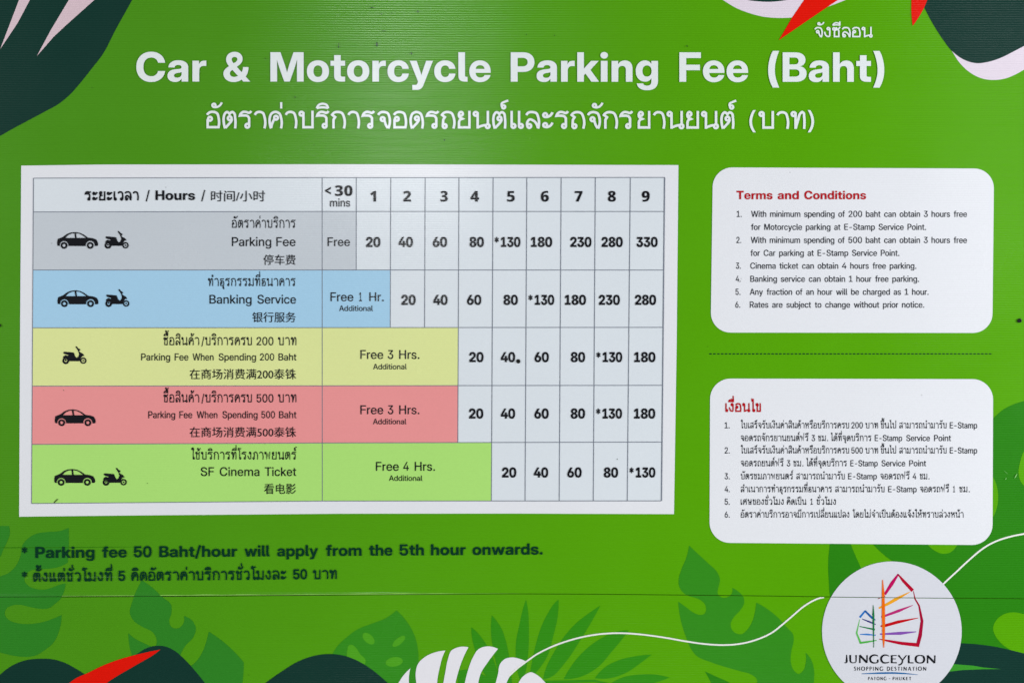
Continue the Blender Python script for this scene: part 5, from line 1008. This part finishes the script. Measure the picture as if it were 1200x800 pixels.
stroke_print([(1032.5, 722.5), (1053, 715), (1069.5, 708.5)], [2.0, 2.8, .5], (180, 40, 112))
stroke_print([(1031.5, 733), (1036.7, 732.4), (1052.5, 728), (1075.7, 723.4)], [1.2, 2.8, 3.0, .6], (188, 10, 22))
stroke_print([(1031, 742.3), (1055, 741.3), (1073.5, 739.5)], [1.4, 3.0, .7], (128, 76, 168))
stroke_print([(1034, 678.8), (1034.6, 695), (1035, 720), (1035.2, 745), (1035.4, 758)], [.8, 2.6, 3.2, 2.6, .7], (234, 104, 8), 8)
stroke_print([(1007.3, 722.8), (1013.9, 714.8)], [2.0, 1.6], (34, 112, 190))
stroke_print([(1013.4, 715), (1022, 723.5), (1025.7, 726)], [1.8, 1.8, .8], (26, 88, 160), 7)
stroke_print([(1010, 724.5), (1019, 728), (1026, 731)], [.7, 1.6, .9], (44, 44, 116))
stroke_print([(1007, 733.2), (1025, 737)], [.8, 1.8], (22, 120, 66))
stroke_print([(1007.5, 742.5), (1016, 742.6), (1026, 743.6)], [.7, 1.7, .9], (48, 118, 192))
stroke_print([(1007.2, 725), (1003.6, 741), (1008.4, 753)], [.5, 1.6, 2.0], (92, 182, 84))
stroke_print([(1007.6, 752.6), (1016, 751.4), (1027, 749.6)], [1.8, 1.8, .7], (70, 168, 62), 7)
stroke_print([(1023, 708.3), (1023.2, 720), (1023.4, 740), (1023.6, 758)], [.5, 2.0, 1.2, .5], (20, 112, 62), 8)
DL = discs[1]; LBLACK = mat('print_logo_black', (20, 22, 28))
lettering('name_text', [('JUNGCEYLON', 989.2, 1096.2)], (989, 775.9, 1096, 776.4), 9.5, 'logo', LBLACK, DL, layer=7)
lettering('tagline_text', [('SHOPPING', 1000.6, 1034.6), ('DESTINATION', 1039.2, 1085.2)], 784.9, 4.5, 'logo', LBLACK, DL, layer=7, track=22)
lettering('place_text', [('PATONG', 1017.2, 1038.4), ('-', 1041.3, 1043.2), ('PHUKET', 1046, 1067.6)], 796, 3.7, 'logo', LBLACK, DL, layer=7, track=22)
stroke_print([(1009.5, 788.7), (1030, 787.9), (1045, 787.7), (1060, 788.3), (1075.5, 789.8)], [.6, 1.6, 1.7, 1.3, .3], (28, 100, 156))

# ------------------------------------------------------------------ screws, marks and scuffs
def screw_material():
    m = bpy.data.materials.new('dark_screw'); m.use_nodes = True; b = m.node_tree.nodes['Principled BSDF']
    b.inputs['Base Color'].default_value = (0.018, 0.02, 0.02, 1); b.inputs['Metallic'].default_value = 0.6; b.inputs['Roughness'].default_value = 0.5
    n = m.node_tree.nodes.new('ShaderNodeTexNoise'); n.inputs['Scale'].default_value = 900
    bp = m.node_tree.nodes.new('ShaderNodeBump'); bp.inputs['Strength'].default_value = 0.3
    m.node_tree.links.new(n.outputs[0], bp.inputs['Height']); m.node_tree.links.new(bp.outputs[0], b.inputs['Normal'])
    return m
SM = screw_material()
def screw(px, py, r=2.5):
    cx_, _, cz_ = W(px, py); r *= S
    prof = [(1.0, 0.0005), (0.98, 0.0024), (0.86, 0.0032), (0.55, 0.0040), (0.0, 0.0043)]
    n = 20; V, F = [], []
    for k, (a, d) in enumerate(prof[:-1]):
        for i in range(n):
            t = 2*math.pi*i/n
            cross = 0.0013 if k == 3 and i % 5 == 0 else 0
            V.append((cx_ + a*r*math.cos(t), -d + cross, cz_ + a*r*math.sin(t)))
    V.append((cx_, -0.0022, cz_))
    for k in range(len(prof) - 2):
        for i in range(n): F.append((k*n + i, k*n + (i+1) % n, (k+1)*n + (i+1) % n, (k+1)*n + i))
    for i in range(n): F.append(((len(prof)-2)*n + i, (len(prof)-2)*n + (i+1) % n, len(V) - 1))
    link('screw', V, F, SM, UPPER)
for p in ((607.4, 423.2), (1194.4, 375.6), ): screw(*p)
screw(-0.8, 381.2, 2.0)

DIRT = mat('dirt_stain', (40, 74, 30), grain=0.5)
random.seed(4)
dp = []
for x, y, w, h in [(442, 53, 2.2, 4.6), (397, 55, 1.6, 3.4), (451, 37, 5.5, .8), (482, 63, 1.6, 3.0), (435, 10, 4.2, 1.6), (490, 14, 1.6, 2.2), (617, 41, .9, 1.6), (346, 114, 1.2, 2.4), (311, 69, 1.2, 1.2), (521, 164, 1.6, 2.0), (453, 80, 2.0, 1.0), (447, 17, 1.8, 1.0), (459, 16, 1.4, .8), (805, 54, 1.1, 2.6), (650, 42, 1.0, 1.6), (397, 52, .8, 2.2), (68, 581, 0, 0), (108, 103, 1, .6), (173, 566, 1.0, .9), (723.5, 537.5, 1.2, 1.2), (75, 457, .9, .9)]:
    if w == 0: continue
    for q in range(2):
        dx, dy = random.uniform(-.3, .3) * w, random.uniform(-.3, .3) * h
        dp.append(poly([(x + dx + w*.5*math.cos(a)*random.uniform(.6, 1.1), y + dy + h*.5*math.sin(a)*random.uniform(.6, 1.1)) for a in [2*math.pi*i/9 for i in range(9)]]))
shape('dirt', dp, 9, DIRT, UPPER, kind='stuff')
shape('pen_mark', [poly(ribbon([(63.6, 588.6), (66, 586), (68.4, 584.2)], [.9, 1.2, .7]))], 9, mat('pen_mark_ink', (58, 78, 30)), UPPER)
SCUFF = mat('scuff', (140, 196, 120), grain=0.6)
for a, b, w in (((28, 676.4), (92, 675.8), .22), ((96, 675.6), (148, 675.2), .15), ((1188.5, 560), (1191.5, 554.5), 1.2), ((1177.5, 561.5), (1179, 559.5), .9), ((1176, 551), (1181, 555), .3)):
    m_ = ((a[0]+b[0])/2, (a[1]+b[1])/2 + .15)
    shape('scuff_mark', [poly(ribbon([a, m_, b], [w*.2, w, w*.2]))], 9, SCUFF, UPPER)
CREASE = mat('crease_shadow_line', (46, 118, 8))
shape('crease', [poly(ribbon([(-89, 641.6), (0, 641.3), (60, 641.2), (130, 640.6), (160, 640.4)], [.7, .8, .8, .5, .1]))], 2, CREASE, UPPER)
